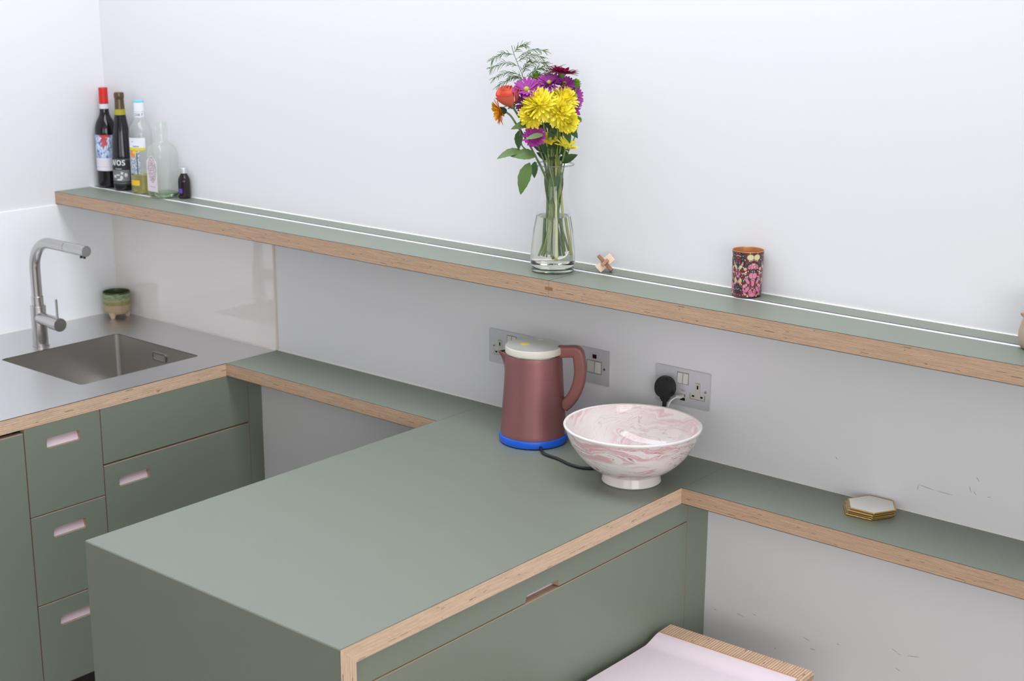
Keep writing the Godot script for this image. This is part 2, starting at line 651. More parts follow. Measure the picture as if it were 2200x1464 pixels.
# ------------------------------------------------------------------ room
func build_room() -> void:
	var wall: Material = M.wall
	struct("floor", boxm(Vector3(-0.15, -0.12, -0.15), Vector3(ROOM.x + 0.15, 0, ROOM.z + 0.15)), M.floor, "pale floor hidden below the worktops")
	var b := MB.new()
	b.box(Vector3(-0.15, 0, -0.15), Vector3(ROOM.x + 0.15, ROOM.y, 0))
	var back := struct("wall_back", b, wall, "long white painted wall behind the shelf")
	var lining := boxm(Vector3(0.001, 0.0, 0.0005), Vector3(ROOM.x - 0.001, H - T - 0.0005, ZW))
	obj("lower_facing", lining, wall, back)
	b = MB.new()
	b.box(Vector3(-0.15, 0, 0), Vector3(0, ROOM.y, ROOM.z))
	struct("wall_left", b, wall, "white painted wall beside the sink")
	b = MB.new()
	struct("wall_front", plate(rect(Vector2(-0.15, 0), Vector2(ROOM.x + 0.15, ROOM.y)), rect(Vector2(2.7, 0.65), Vector2(5.9, 2.85)), 0.15, on_z(ROOM.z + 0.15), M.far_wall, M.far_wall), null, "grey wall with the added fill window, behind the camera")
	# right wall with its window opening
	var win := rect(Vector2(-5.25, 0.75), Vector2(-1.95, 2.75))
	struct("wall_right", plate(rect(Vector2(-ROOM.z, 0), Vector2(0, ROOM.y)), win, 0.15, Transform3D(Basis(Vector3(0, 0, -1), Vector3(0, 1, 0), Vector3(1, 0, 0)), Vector3(ROOM.x + 0.15, 0, 0)), wall, wall), null, "white wall with the window, outside the view")
	var roof := rect(Vector2(0.05, -1.15), Vector2(3.45, -0.25))
	struct("ceiling", plate(rect(Vector2(-0.15, -ROOM.z - 0.15), Vector2(ROOM.x + 0.15, 0.15)), roof, 0.15, on_y(ROOM.y + 0.15), M.ceiling, M.ceiling), null, "white ceiling with a rooflight opening")
	# glazed openings and the added fill pane: bright diffusers in slim frames
	var glows := []
	for e in [E_ROOF, E_SIDE, E_FILL]:
		var glow := mat(Color(0.9, 0.9, 0.9), 0.4)
		glow.emission_enabled = true
		glow.emission = Color(0.96, 0.975, 1.0)
		glow.emission_energy_multiplier = e
		glows.append(glow)
	var fr := mat(rgb8(235, 235, 235), 0.5)
	var w1 := struct("window_1", boxm(Vector3(0.05, ROOM.y + 0.06, 0.2), Vector3(3.5, ROOM.y + 0.08, 1.2)), glows[0], "rooflight glazing above the worktops")
	for k in 4:
		obj("glazing_bar", boxm(Vector3(0.75 + k * 0.7 - 0.02, ROOM.y + 0.01, 0.25), Vector3(0.75 + k * 0.7 + 0.02, ROOM.y + 0.06, 1.15)), fr, w1)
	var w2 := struct("window_2", boxm(Vector3(ROOM.x + 0.06, 0.7, 1.9), Vector3(ROOM.x + 0.08, 2.8, 5.3)), glows[1], "window at the right-hand end of the room")
	obj("glazing_bar", boxm(Vector3(ROOM.x + 0.01, 0.75, 3.57), Vector3(ROOM.x + 0.06, 2.75, 3.63)), fr, w2)
	obj("glazing_bar", boxm(Vector3(ROOM.x + 0.01, 1.95, 1.95), Vector3(ROOM.x + 0.06, 2.0, 5.25)), fr, w2)
	var w3 := struct("added_window_3", boxm(Vector3(2.65, 0.6, ROOM.z + 0.06), Vector3(5.95, 2.9, ROOM.z + 0.08)), glows[2], "added fill window behind the camera")
	for k in 3:
		obj("glazing_bar", boxm(Vector3(3.5 + k * 0.8 - 0.03, 0.65, ROOM.z + 0.01), Vector3(3.5 + k * 0.8 + 0.03, 2.85, ROOM.z + 0.06)), fr, w3)
	# pencil-thin scuffs on the paint
	for s in [
		[[2.529, 0.979], [2.533, 0.973], 0.0], [[2.716, 0.962], [2.752, 0.9575], 0.0], [[2.755, 0.9575], [2.79, 0.957], 0.0], [[2.822, 0.984], [2.827, 0.972], 0.0], [[2.835, 1.006], [2.842, 0.998], 0.0],
		[[2.832, 0.976], [2.838, 0.968], 0.0], [[2.86, 0.97], [2.868, 0.972], 0.0], [[2.716, 0.961], [2.716, 0.949], 0.0],
		[[2.287, 0.580], [2.294, 0.579], ZW], [[2.346, 0.588], [2.366, 0.584], ZW], [[2.386, 0.598], [2.396, 0.597], ZW], [[2.512, 0.583], [2.530, 0.578], ZW], [[2.530, 0.5615], [2.545, 0.5625], ZW],
		[[2.592, 0.593], [2.599, 0.592], ZW], [[2.716, 0.622], [2.728, 0.616], ZW], [[2.728, 0.615], [2.737, 0.613], ZW], [[2.75, 0.6165], [2.776, 0.622], ZW], [[2.727, 0.581], [2.738, 0.578], ZW], [[2.445, 0.537], [2.449, 0.534], ZW],
	]:
		var sb := MB.new()
		var a := Vector3(s[0][0], s[0][1], s[2])
		var c := Vector3(s[1][0], s[1][1], s[2])
		sb.tube([a, a.lerp(c, 0.3), a.lerp(c, 0.7), c], [0.0002, 0.0007, 0.0006, 0.0002], 5, true)
		obj("scuff_mark", sb, M.scuff, back)
	# sealant beads
	var bead := MB.new()
	bead.tube([Vector3(0.001, SH + 0.0008, 0.0012), Vector3(XR, SH + 0.0008, 0.0012)], [0.002], 6)
	struct("trim_1", bead, M.sealant, "white sealant bead where the shelf meets the wall")
	bead = MB.new()
	bead.tube([Vector3(0.012, H + 0.0005, 0.0075), Vector3(XS, H + 0.0005, 0.0075)], [0.0022], 6)
	bead.tube([Vector3(0.0075, H + 0.0005, 0.012), Vector3(0.0075, H + 0.0005, 2.6)], [0.0022], 6)
	bead.tube([Vector3(XS, H + 0.0005, 0.001), Vector3(XR, H + 0.0005, 0.001)], [0.002], 6)
	struct("trim_2", bead, M.sealant, "white sealant bead along the back of the worktops")
	# glossy splash panels
	var sp := MB.new()
	sp.box(Vector3(0.006, H + 0.0005, 0.0002), Vector3(XS - 0.0005, SH - ST - 0.0005, 0.006), 0.0008)
	var a1 := obj("splash_panel", sp, M.splash)
	tag(a1, "glossy pale splash panel on the back wall behind the small pot", "splashback")
	var sl := MB.new()
	sl.box(Vector3(XS - 0.0008, H + 0.0005, 0.0003), Vector3(XS + 0.0022, SH - ST - 0.0005, 0.0072), 0.0006)
	obj("edge_bead", sl, mat(rgb8(232, 222, 208), 0.4), a1)
	sl = MB.new()
	sl.tube([Vector3(0.0075, H + 0.001, 0.0075), Vector3(0.0075, SH - ST - 0.001, 0.0075)], [0.0025], 6)
	obj("corner_bead", sl, M.sealant, a1)
	sp = MB.new()
	sp.box(Vector3(0.0002, H + 0.0005, 0.0062), Vector3(0.006, 1.2625, 2.6), 0.0008)
	tag(obj("splash_panel", sp, mat(rgb8(243, 244, 247), 0.06)), "glossy pale splash panel on the left wall behind the tap", "splashback")  # panel colour whitened to make up for weak light on this wall


# ------------------------------------------------------------------ worktops and cabinets
func board(parent: Node, lo: Vector3, hi: Vector3, ply: Material, lam: Material = null) -> void:
	# plywood core between two laminate skins
	var t := 0.0011
	obj("plywood_core", boxm(lo + Vector3(0, t, 0), hi - Vector3(0, t, 0)), ply, parent)
	for s in 2:
		var y0: float = hi.y - t if s == 0 else lo.y
		var mesh := ArrayMesh.new()
		var q := MB.new()
		var e := MB.new()
		var bb := MB.new()
		bb.box(Vector3(lo.x, y0, lo.z), Vector3(hi.x, y0 + t, hi.z))
		# box faces: every third quad is a top or bottom
		for k in 6:
			var dst := q if k % 3 == 2 else e
			var o := k * 4
			dst.quad(bb.v[o], bb.v[o + 1], bb.v[o + 2], bb.v[o + 3], bb.n[o])
		q.commit(mesh, lam if lam else M.lam)
		e.commit(mesh, M.lam_edge)
		obj("top_laminate" if s == 0 else "bottom_laminate", mesh, null, parent)


func scoop(parent: Node, xf: float, z0: float, z1: float, y0: float, y1: float) -> void:
	# pale pink slot backing, sloped to catch daylight: deep on top, shallow below
	var b := MB.new()
	var xt := xf - 0.0185
	var xb := xf - 0.0080
	var m := 0.004
	b.quad(Vector3(xb, y0 + 0.0004, z0 + 0.0002), Vector3(xb, y0 + 0.0004, z1 - 0.0002), Vector3(xt, y1 + m, z1 - 0.0002), Vector3(xt, y1 + m, z0 + 0.0002), Vector3(y1 - y0, xb - xt, 0).normalized())
	b.quad(Vector3(xt, y0 + 0.0004, z0), Vector3(xt, y0 + 0.0004, z1), Vector3(xb, y0 + 0.0004, z1), Vector3(xb, y0 + 0.0004, z0), Vector3.DOWN)
	b.quad(Vector3(xt, y0 + 0.0004, z0), Vector3(xt, y0 + 0.0004, z1), Vector3(xt, y1 + m, z1), Vector3(xt, y1 + m, z0), Vector3.LEFT)
	obj("sloped_backing", b, M.pink, parent)


func build_left_run() -> void:
	var z1 := 2.6
	var t := thing("steel_worktop", "brushed steel worktop with inset sink and plywood front edge", "worktop")
	# core as four strips round the sink, sheet on top
	var hx0 := 0.258
	var hx1 := 0.645
	var hz0 := 0.188
	var hz1 := 0.576
	var core := plate(rect(Vector2(0.008, -z1), Vector2(XS, -0.008)), rect(Vector2(hx0 - 0.015, -hz1 - 0.015), Vector2(hx1 + 0.015, -hz0 + 0.015)), T - 0.0016, on_y(H - 0.0016), M.ply, M.ply2)
	obj("plywood_core", core, null, t)
	var hole := rounded(Vector2(hx0, -hz1), Vector2(hx1, -hz0), 0.012, 6)
	obj("steel_sheet", plate(rect(Vector2(0.008, -z1), Vector2(XS, -0.008)), hole, 0.0015, on_y(H), M.steel, mat(rgb8(50, 50, 56), 0.4, 0.6)), null, t)
	# basin
	var d := 0.17
	var walls := MB.new()
	var rows := []
	for k in 8:
		var y := H - 0.0005
		var ins := 0.0
		if k == 1: y = H - 0.004
		if k == 2: y = H - d + 0.03
		if k >= 3:
			var a := PI / 2 * (k - 2) / 5.0
			y = H - d + 0.03 - sin(a) * 0.03
			ins = (1 - cos(a)) * 0.03
		var ring := rounded(Vector2(hx0 + ins, -hz1 + ins), Vector2(hx1 - ins, -hz0 - ins), 0.012 + ins * 0.3, 6)
		var row := []
		for p in ring:
			row.append(Vector3(p.x, y, -p.y))
		row.append(row[0])
		rows.append(row)
	walls.surface(rows)
	# make the normals look into the basin
	var c0 := Vector3((hx0 + hx1) / 2, H - d / 2, (hz0 + hz1) / 2)
	for k in walls.n.size():
		if walls.n[k].dot(c0 - walls.v[k]) < 0:
			walls.n[k] = -walls.n[k]
	var inner := mat(rgb8(200, 197, 192), 0.34, 1.0)
	var basin := obj("sink_basin", walls, inner, t)
	var fl := rounded(Vector2(hx0 + 0.028, -hz1 + 0.028), Vector2(hx1 - 0.028, -hz0 - 0.028), 0.02, 6)
	var bottom := plate(fl, PackedVector2Array(), 0.0015, on_y(H - d + 0.0005), inner, inner)
	obj("sink_floor", bottom, null, basin)
	var dr := MB.new()
	dr.lathe([Vector2(0.045, 0.001), Vector2(0.045, 0.004), Vector2(0.04, 0.005), Vector2(0.03, 0.002), Vector2(0.0001, 0.002)], 32, 0.5, Vector3(c0.x, H - d + 0.0005, c0.z))
	obj("drain", dr, M.chrome, basin)
	# overflow slot on the back wall of the basin
	var ring := plate(rounded(Vector2(0.4265, 0.850), Vector2(0.4915, 0.8755), 0.006), rounded(Vector2(0.4325, 0.854), Vector2(0.4855, 0.8715), 0.0045), 0.0022, on_z(hz0 + 0.0028), M.chrome, M.chrome)
	obj("overflow_rim", ring, null, basin)
	obj("overflow_plate", plate(rounded(Vector2(0.4325, 0.854), Vector2(0.4855, 0.8715), 0.0045), PackedVector2Array(), 0.0008, on_z(hz0 + 0.0014), M.steel, M.steel), null, basin)
	# ---- cabinet fronts below it
	var xf := 0.7605
	var carc_x := xf - 0.0185
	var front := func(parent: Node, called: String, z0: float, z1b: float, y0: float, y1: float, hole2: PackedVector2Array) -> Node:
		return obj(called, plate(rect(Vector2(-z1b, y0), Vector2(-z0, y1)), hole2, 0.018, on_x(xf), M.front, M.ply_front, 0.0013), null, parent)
	var slot := func(z0: float, z1b: float, y0: float, y1: float) -> PackedVector2Array:
		return rounded(Vector2(-z1b, y0), Vector2(-z0, y1), 0.005, 4)
	var u := thing("drawer_unit", "sage green three-drawer unit with pink slot handles left of the peninsula", "cabinet")
	obj("carcass", boxm(Vector3(0.12, 0.152, 0.6035), Vector3(carc_x - 0.004, H - T - 0.0005, 0.8215)), M.dark, u)  # carcass coloured dark to stand in for shade in the gaps
	var ys := [[0.6305, 0.8632], [0.3905, 0.6275], [0.153, 0.3875]]
	for k in 3:
		var y1: float = ys[k][1]
		var hy1: float = [0.8245, 0.5855, 0.3425][k]
		var fr: Node = front.call(u, "drawer_front", 0.6035, 0.8215, ys[k][0], y1, slot.call(0.6645, 0.7615, hy1 - 0.0265, hy1))
		scoop(fr, xf, 0.6645, 0.7615, hy1 - 0.0265, hy1)
	u = thing("drawer_unit", "wide sage green cabinet under the sink with one pink slot handle", "cabinet")
	obj("carcass", boxm(Vector3(0.65, 0.152, 0.1155), Vector3(carc_x - 0.004, H - T - 0.0005, 0.6005)), M.dark, u)  # dark colour imitates the shade between the fronts
	front.call(u, "fixed_front", 0.1150, 0.6005, 0.7135, 0.8632, PackedVector2Array())
	var wide: Node = front.call(u, "drawer_front", 0.1150, 0.6005, 0.153, 0.7085, slot.call(0.4615, 0.5575, 0.640, 0.6665))
	scoop(wide, xf, 0.4615, 0.5575, 0.640, 0.6665)
	u = thing("cupboard", "tall plain sage green cupboard door at the far left below the steel top", "cabinet")
	obj("carcass", boxm(Vector3(0.12, 0.152, 0.8255), Vector3(carc_x - 0.004, 0.845, 1.42)), M.ply, u)
	obj("top_rail", boxm(Vector3(0.62, 0.846, 0.8255), Vector3(carc_x - 0.03, H - T - 0.0005, 1.42)), M.dark, u)
	front.call(u, "door", 0.8250, 1.42, 0.153, 0.8535, PackedVector2Array())
	var fl2 := thing("filler_panel", "narrow dark green filler strip between the sink cabinet and the grey wall", "panel")
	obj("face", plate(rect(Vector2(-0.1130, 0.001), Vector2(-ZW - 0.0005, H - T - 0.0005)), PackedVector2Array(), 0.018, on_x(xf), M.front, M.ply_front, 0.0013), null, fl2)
	tag(obj("plinth", boxm(Vector3(0.66, 0.0005, 0.1125), Vector3(0.70, 0.1515, 1.42)), M.dark), "dark recessed plinth under the left cabinets", "plinth")


func build_ledges() -> void:
	var g := 0.0004
	var t := thing("ledge", "narrow green ledge along the wall between the steel top and the peninsula", "worktop")
	board(t, Vector3(XS + g, H - T, 0.002), Vector3(XA - g, H, ZL), M.ply1)
	t = thing("ledge", "narrow green ledge along the wall right of the peninsula carrying the coasters", "worktop")
	board(t, Vector3(XB + g, H - T, 0.002), Vector3(XR, H, ZL), M.ply0)


func build_peninsula() -> void:
	var t := thing("peninsula_worktop", "large sage green peninsula top with mitred plywood edge and end panel", "worktop")
	var s := 0.0011
	# top and end panel, mitred
	for k in 2:
		var b := MB.new()
		for q in 2:
			var x := XA if q == 0 else XB
			var nn := Vector3(-1 if q == 0 else 1, 0, 0)
			if k == 0:
				b.quad(Vector3(x, H - T, 0.002), Vector3(x, H - T, ZE - T), Vector3(x, H - s, ZE - s), Vector3(x, H - s, 0.002), nn, Vector2(0, 1), Vector2((ZE - T) * 2, 1), Vector2(ZE * 2, 0), Vector2(0, 0))
			else:
				b.quad(Vector3(x, 0.001, ZE - T), Vector3(x, 0.001, ZE - s), Vector3(x, H - s, ZE - s), Vector3(x, H - T, ZE - T), nn, Vector2(0, 1), Vector2(0, 0), Vector2(H * 2, 0), Vector2((H - T) * 2, 1))
		if k == 0:
			b.quad(Vector3(XA, H - s, 0.002), Vector3(XB, H - s, 0.002), Vector3(XB, H - s, ZE - s), Vector3(XA, H - s, ZE - s), Vector3.UP)
			b.quad(Vector3(XA, H - T, 0.002), Vector3(XB, H - T, 0.002), Vector3(XB, H - T, ZE - T), Vector3(XA, H - T, ZE - T), Vector3.DOWN)
			b.quad(Vector3(XA, H - T, 0.002), Vector3(XB, H - T, 0.002), Vector3(XB, H - s, 0.002), Vector3(XA, H - s, 0.002), Vector3.FORWARD)
		else:
			b.quad(Vector3(XA, 0.001, ZE - s), Vector3(XB, 0.001, ZE - s), Vector3(XB, H - s, ZE - s), Vector3(XA, H - s, ZE - s), Vector3.BACK)
			b.quad(Vector3(XA, 0.001, ZE - T), Vector3(XB, 0.001, ZE - T), Vector3(XB, H - T, ZE - T), Vector3(XA, H - T, ZE - T), Vector3.FORWARD)
		obj("plywood_core" if k == 0 else "end_panel", b, M.ply3 if k == 0 else M.ply2, t)
	obj("top_laminate", plate(rect(Vector2(XA, -ZE + 0.0018), Vector2(XB, -0.002)), PackedVector2Array(), s, on_y(H), M.lam, M.lam_edge), null, t)
	obj("end_laminate", plate(rect(Vector2(XA, 0.001), Vector2(XB, H - 0.0018)), PackedVector2Array(), s, on_z(ZE), M.lam, M.lam_edge), null, t)
	var ar := MB.new()
	ar.quad(Vector3(XA, H, ZE - 0.0018), Vector3(XB, H, ZE - 0.0018), Vector3(XB, H - 0.0018, ZE), Vector3(XA, H - 0.0018, ZE), Vector3(0, 1, 1).normalized())
	obj("eased_edge", ar, M.lam, t)
	# cabinet below
	var u := thing("peninsula_cabinet", "green peninsula cabinet with slim notched drawer above a large plain door", "cabinet")
	var xf := 2.2625
	obj("carcass", boxm(Vector3(XA + 0.012, 0.152, 0.15), Vector3(xf - 0.024, H - T - 0.0008, ZE - T - 0.001)), M.dark, u)  # darkened so the gaps round the door look shaded
	var z0 := 0.1495
	var z1 := 1.1495
	var o := PackedVector2Array([Vector2(-z1, 0.8105), Vector2(-0.7045, 0.8105), Vector2(-0.7020, 0.8110), Vector2(-0.6975, 0.8225), Vector2(-0.6950, 0.8240), Vector2(-0.6025, 0.8240), Vector2(-0.6010, 0.8228), Vector2(-0.6000, 0.8105), Vector2(-z0, 0.8105), Vector2(-z0, 0.8625), Vector2(-z1, 0.8625)])
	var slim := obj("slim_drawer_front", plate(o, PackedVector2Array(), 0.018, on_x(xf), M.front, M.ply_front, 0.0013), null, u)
	obj("pull_backing", boxm(Vector3(xf - 0.0225, 0.805, 0.56), Vector3(xf - 0.0185, 0.84, 0.74)), M.pink, slim)
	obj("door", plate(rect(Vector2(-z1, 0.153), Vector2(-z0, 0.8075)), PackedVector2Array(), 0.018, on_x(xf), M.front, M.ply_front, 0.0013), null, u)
	var fl := thing("filler_panel", "narrow green filler strip between the peninsula door and the scuffed wall", "panel")
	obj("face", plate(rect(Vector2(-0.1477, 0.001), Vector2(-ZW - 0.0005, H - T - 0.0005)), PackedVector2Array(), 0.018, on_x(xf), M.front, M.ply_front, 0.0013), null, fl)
	tag(obj("plinth", boxm(Vector3(XA + 0.03, 0.0005, 0.15), Vector3(xf - 0.06, 0.1515, ZE - T - 0.001)), M.dark), "dark recessed plinth under the peninsula", "plinth")


func build_shelf() -> void:
	var zf := 0.1993
	var s0 := 0.0590
	var s1 := 0.0755
	var xj := 1.9101
	for k in 2:
		var x0: float = 0.0005 if k == 0 else xj + 0.0005
		var x1: float = xj - 0.0005 if k == 0 else XR
		var t := thing("shelf", "left length of green-topped plywood shelf carrying the bottles and vase" if k == 0 else "right length of green-topped plywood shelf carrying the patterned tumbler", "shelf")
		var ply: Material = M.ply0 if k == 0 else M.ply1
		board(t, Vector3(x0, SH - ST, s1), Vector3(x1, SH, zf), ply)
		var r := Node3D.new()
		r.name = "rear_strip"
		t.add_child(r)
		board(r, Vector3(x0, SH - ST, 0.0015), Vector3(x1, SH, s0), ply)
		obj("white_channel", boxm(Vector3(x0, SH - ST + 0.004, s0), Vector3(x1, SH - 0.0012, s1)), mat(rgb8(246, 246, 250), 0.4), t)
		if k == 1:
			obj("joining_key", boxm(Vector3(xj - 0.0105, SH - 0.0225, zf - 0.012), Vector3(xj + 0.0115, SH - 0.0150, zf + 0.0002)), mat(rgb8(150, 108, 62), 0.6), t)


# ------------------------------------------------------------------ wall sockets
func t_insert(parent: Node, cx: float, cy: float, z: float) -> void:
	# recessed three-slot outlet, centre of the earth slot at cx
	var o := PackedVector2Array([Vector2(-0.0186, -0.0125), Vector2(0.0186, -0.0125), Vector2(0.0186, 0.0), Vector2(0.0062, 0.0), Vector2(0.0062, 0.0245), Vector2(-0.0062, 0.0245), Vector2(-0.0062, 0.0), Vector2(-0.0186, 0.0)])
	var x := Transform3D(Basis.IDENTITY, Vector3(cx, cy, z))
	var rim := plate(o, PackedVector2Array(), 0.0008, x * Transform3D(Basis.from_scale(Vector3(1.07, 1.05, 1)), Vector3(0, -0.0003, -0.0004)), mat(rgb8(140, 136, 132), 0.5), mat(rgb8(140, 136, 132), 0.5))
	obj("outlet_rim", rim, null, parent)
	var ins := obj("outlet", plate(o, PackedVector2Array(), 0.0008, x, M.insert, M.insert), null, parent)
	for q in [[0.0, 0.0155, 0.004, 0.0085], [-0.0112, -0.0060, 0.0062, 0.0042], [0.0112, -0.0060, 0.0062, 0.0042]]:
		var c := Vector3(cx + q[0], cy + q[1], z)
		obj("outlet_slot", boxm(c - Vector3(q[2] / 2, q[3] / 2, 0.0003), c + Vector3(q[2] / 2, q[3] / 2, 0.0004)), M.hole, ins)


func rocker(parent: Node, cx: float, cy: float, w: float, h: float, z: float, down: bool) -> void:
	var tip := 0.0022
	var b := MB.new()
	var zt := z + (0.0006 if down else tip)
	var zb := z + (tip if down else 0.0006)
	var x0 := cx - w / 2
	var x1 := cx + w / 2
	var y0 := cy - h / 2
	var y1 := cy + h / 2
	var nn := Vector3(0, (zb - zt), h).normalized()
	b.quad(Vector3(x0, y0, zb), Vector3(x1, y0, zb), Vector3(x1, y1, zt), Vector3(x0, y1, zt), nn)
	b.quad(Vector3(x0, y0, z), Vector3(x1, y0, z), Vector3(x1, y0, zb), Vector3(x0, y0, zb), Vector3.DOWN)
	b.quad(Vector3(x0, y1, z), Vector3(x1, y1, z), Vector3(x1, y1, zt), Vector3(x0, y1, zt), Vector3.UP)
	b.quad(Vector3(x0, y0, z), Vector3(x0, y1, z), Vector3(x0, y1, zt), Vector3(x0, y0, zb), Vector3.LEFT)
	b.quad(Vector3(x1, y0, z), Vector3(x1, y1, z), Vector3(x1, y1, zt), Vector3(x1, y0, zb), Vector3.RIGHT)
	obj("rocker", b, M.rocker, parent)


func screw(parent: Node, x: float, y: float, z: float) -> void:
	var b := MB.new()
	b.lathe([Vector2(0.0032, 0), Vector2(0.003, 0.0008), Vector2(0.0018, 0.0013), Vector2(0.0001, 0.0014)], 16)
	var o := obj("screw", b, M.chrome, parent)
	o.position = Vector3(x, y, z)
	o.rotation.x = PI / 2
	var s := obj("screw_slot", boxm(Vector3(-0.0026, 0.0010, -0.0004), Vector3(0.0026, 0.00145, 0.0004)), M.dark, o)
	s.rotation.y = 0.6


func faceplate(parent: Node, lo: Vector2, hi: Vector2) -> void:
	var b := MB.new()
	var z := 0.0042
	obj("faceplate", plate(rounded(lo, hi, 0.003, 3), PackedVector2Array(), z - 0.0002, on_z(z), M.plate, mat(rgb8(206, 206, 208), 0.3, 0.3)), null, parent)


func build_sockets() -> void:
	var z := 0.0042
	var dk := mat(rgb8(150, 148, 148), 0.5)
	# right: double socket with usb
	var s := thing("wall_socket", "grey double wall socket above the bowl with a black plug in it", "socket")
	var x := 2.0702
	faceplate(s, Vector2(x, 1.0144), Vector2(x + 0.146, 1.1003))
	obj("switch_recess", boxm(Vector3(2.1278, 1.0648, z - 0.0005), Vector3(2.1598, 1.0924, z + 0.0003), 0.0002), dk, s)
	rocker(s, 2.1365, 1.0784, 0.0125, 0.0232, z + 0.0003, true)
	rocker(s, 2.1515, 1.0784, 0.0125, 0.0232, z + 0.0003, true)
	t_insert(s, 2.1838, 1.0488, z + 0.0004)
	t_insert(s, 2.1030, 1.0488, z + 0.0004)
	screw(s, 2.2050, 1.0572, z)
	obj("usb_port", boxm(Vector3(2.1352, 1.0246, z - 0.0004), Vector3(2.1530, 1.0434, z + 0.0006)), M.insert, s)
	obj("usb_slot", boxm(Vector3(2.1378, 1.0270, z), Vector3(2.1516, 1.0335, z + 0.0009)), M.hole, s)
	obj("usb_slot", boxm(Vector3(2.1378, 1.0358, z), Vector3(2.1516, 1.0418, z + 0.0009)), M.hole, s)
	for k in 2:   # tiny unreadable print above the port
		obj("printed_line", boxm(Vector3(2.1385 + k * 0.002, 1.0508 - k * 0.0028, z), Vector3(2.1510 - k * 0.003, 1.0518 - k * 0.0028, z + 0.0002)), dk, s)
	# middle: single switch plate behind the kettle handle
	s = thing("wall_switch", "grey single switch plate with dark neon window behind the kettle handle", "switch")
	faceplate(s, Vector2(1.8515, 1.0180), Vector2(1.9385, 1.1040))
	obj("switch_recess", boxm(Vector3(1.8722, 1.0425, z - 0.0005), Vector3(1.9172, 1.0756, z + 0.0003), 0.0002), dk, s)
	obj("blank", boxm(Vector3(1.8750, 1.0455, z), Vector3(1.8945, 1.0728, z + 0.0010), 0.0004), M.insert, s)
	rocker(s, 1.9060, 1.0590, 0.0165, 0.0260, z + 0.0003, true)
	obj("neon_window", boxm(Vector3(1.8896, 1.0799, z - 0.0004), Vector3(1.9010, 1.0896, z + 0.0005)), mat(rgb8(48, 10, 16), 0.2), s)
	screw(s, 1.9245, 1.0584, z)
	screw(s, 1.8655, 1.0584, z)
	# left: double socket half hidden by the kettle
	s = thing("wall_socket", "grey double wall socket half hidden behind the kettle spout", "socket")
	x = 1.5668
	faceplate(s, Vector2(x, 1.0142), Vector2(x + 0.146, 1.1003))
	obj("switch_recess", boxm(Vector3(1.6245, 1.0648, z - 0.0005), Vector3(1.6565, 1.0924, z + 0.0003), 0.0002), dk, s)
	rocker(s, 1.6332, 1.0784, 0.0125, 0.0232, z + 0.0003, true)
	rocker(s, 1.6482, 1.0784, 0.0125, 0.0232, z + 0.0003, true)
	t_insert(s, 1.6022, 1.0490, z + 0.0004)
	t_insert(s, 1.6790, 1.0490, z + 0.0004)
	screw(s, 1.5835, 1.0586, z)
	# black plug
	var p := thing("plug", "black three-pin plug pushed into the socket above the bowl", "plug", Vector3(2.1062, 1.0530, 0))
	var outline := PackedVector2Array()
	for k in 40:
		var a := TAU * k / 40
		var c := cos(a)
		var q := sin(a)
		var w := 0.0240 * (1.0 - 0.26 * pow(maxf(0, q), 1.6)) * (1.0 - 0.10 * pow(maxf(0, -q), 3.0))
		var hh := 0.0270 if q > 0 else 0.0235
		outline.append(Vector2(signf(c) * pow(absf(c), 0.72) * w, signf(q) * pow(absf(q), 0.78) * hh))
	var rows := []
	for k in 9:
		var zz: float = [0.0046, 0.0065, 0.011, 0.0130, 0.0145, 0.022, 0.0265, 0.0290, 0.0297][k]
		var sc: float = [0.86, 0.86, 0.88, 0.97, 1.0, 1.0, 0.975, 0.93, 0.90][k]
		var row := []
		for v in outline:
			row.append(Vector3(v.x * sc, v.y * sc, zz))
		row.append(row[0])
		rows.append(row)
	var b := MB.new()
	b.surface(rows)
	fix_normals(b, Vector3(0, 0, 0.015))
	var body := obj("plug_body", b, M.black, p)
	var cap := PackedVector2Array()
	for v in outline:
		cap.append(v * 0.905)
	obj("plug_face", plate(cap, PackedVector2Array(), 0.001, on_z(0.0298), M.black, M.black), null, body)
	b = MB.new()
	b.tube([Vector3(0, -0.019, 0.018), Vector3(0, -0.0265, 0.018), Vector3(0, -0.0275, 0.018), Vector3(0, -0.0315, 0.0182), Vector3(0, -0.032, 0.0182), Vector3(0, -0.046, 0.0200)], [0.0125, 0.0118, 0.009, 0.0088, 0.0054, 0.0050], 16, true)
	obj("cord_grip", b, M.black, p)
	# kettle cord
	var cord := MB.new()
	cord.tube(spline([Vector3(1.8905, 0.9075, 0.1975), Vector3(1.9180, 0.9050, 0.2190), Vector3(1.9620, 0.9036, 0.2240), Vector3(2.0080, 0.9036, 0.2370), Vector3(2.0460, 0.9036, 0.2330), Vector3(2.0720, 0.9036, 0.2000), Vector3(2.0850, 0.9036, 0.1500), Vector3(2.0930, 0.9045, 0.0900), Vector3(2.1020, 0.9150, 0.0500), Vector3(2.1050, 0.9450, 0.0300), Vector3(2.1062, 0.9800, 0.0225), Vector3(2.1062, 1.0065, 0.0215)]), [0.0034], 10)
	tag(obj("power_cord", cord, M.black), "black kettle cord curving across the worktop and behind the bowl", "cord")
	# usb lead
	p = thing("usb_lead", "thin white usb lead plugged in beside the black plug", "cable")
	obj("usb_plug", boxm(Vector3(2.1375, 1.0352, z + 0.001), Vector3(2.1505, 1.0418, 0.023), 0.001), mat(rgb8(214, 210, 206), 0.35), p)
	b = MB.new()
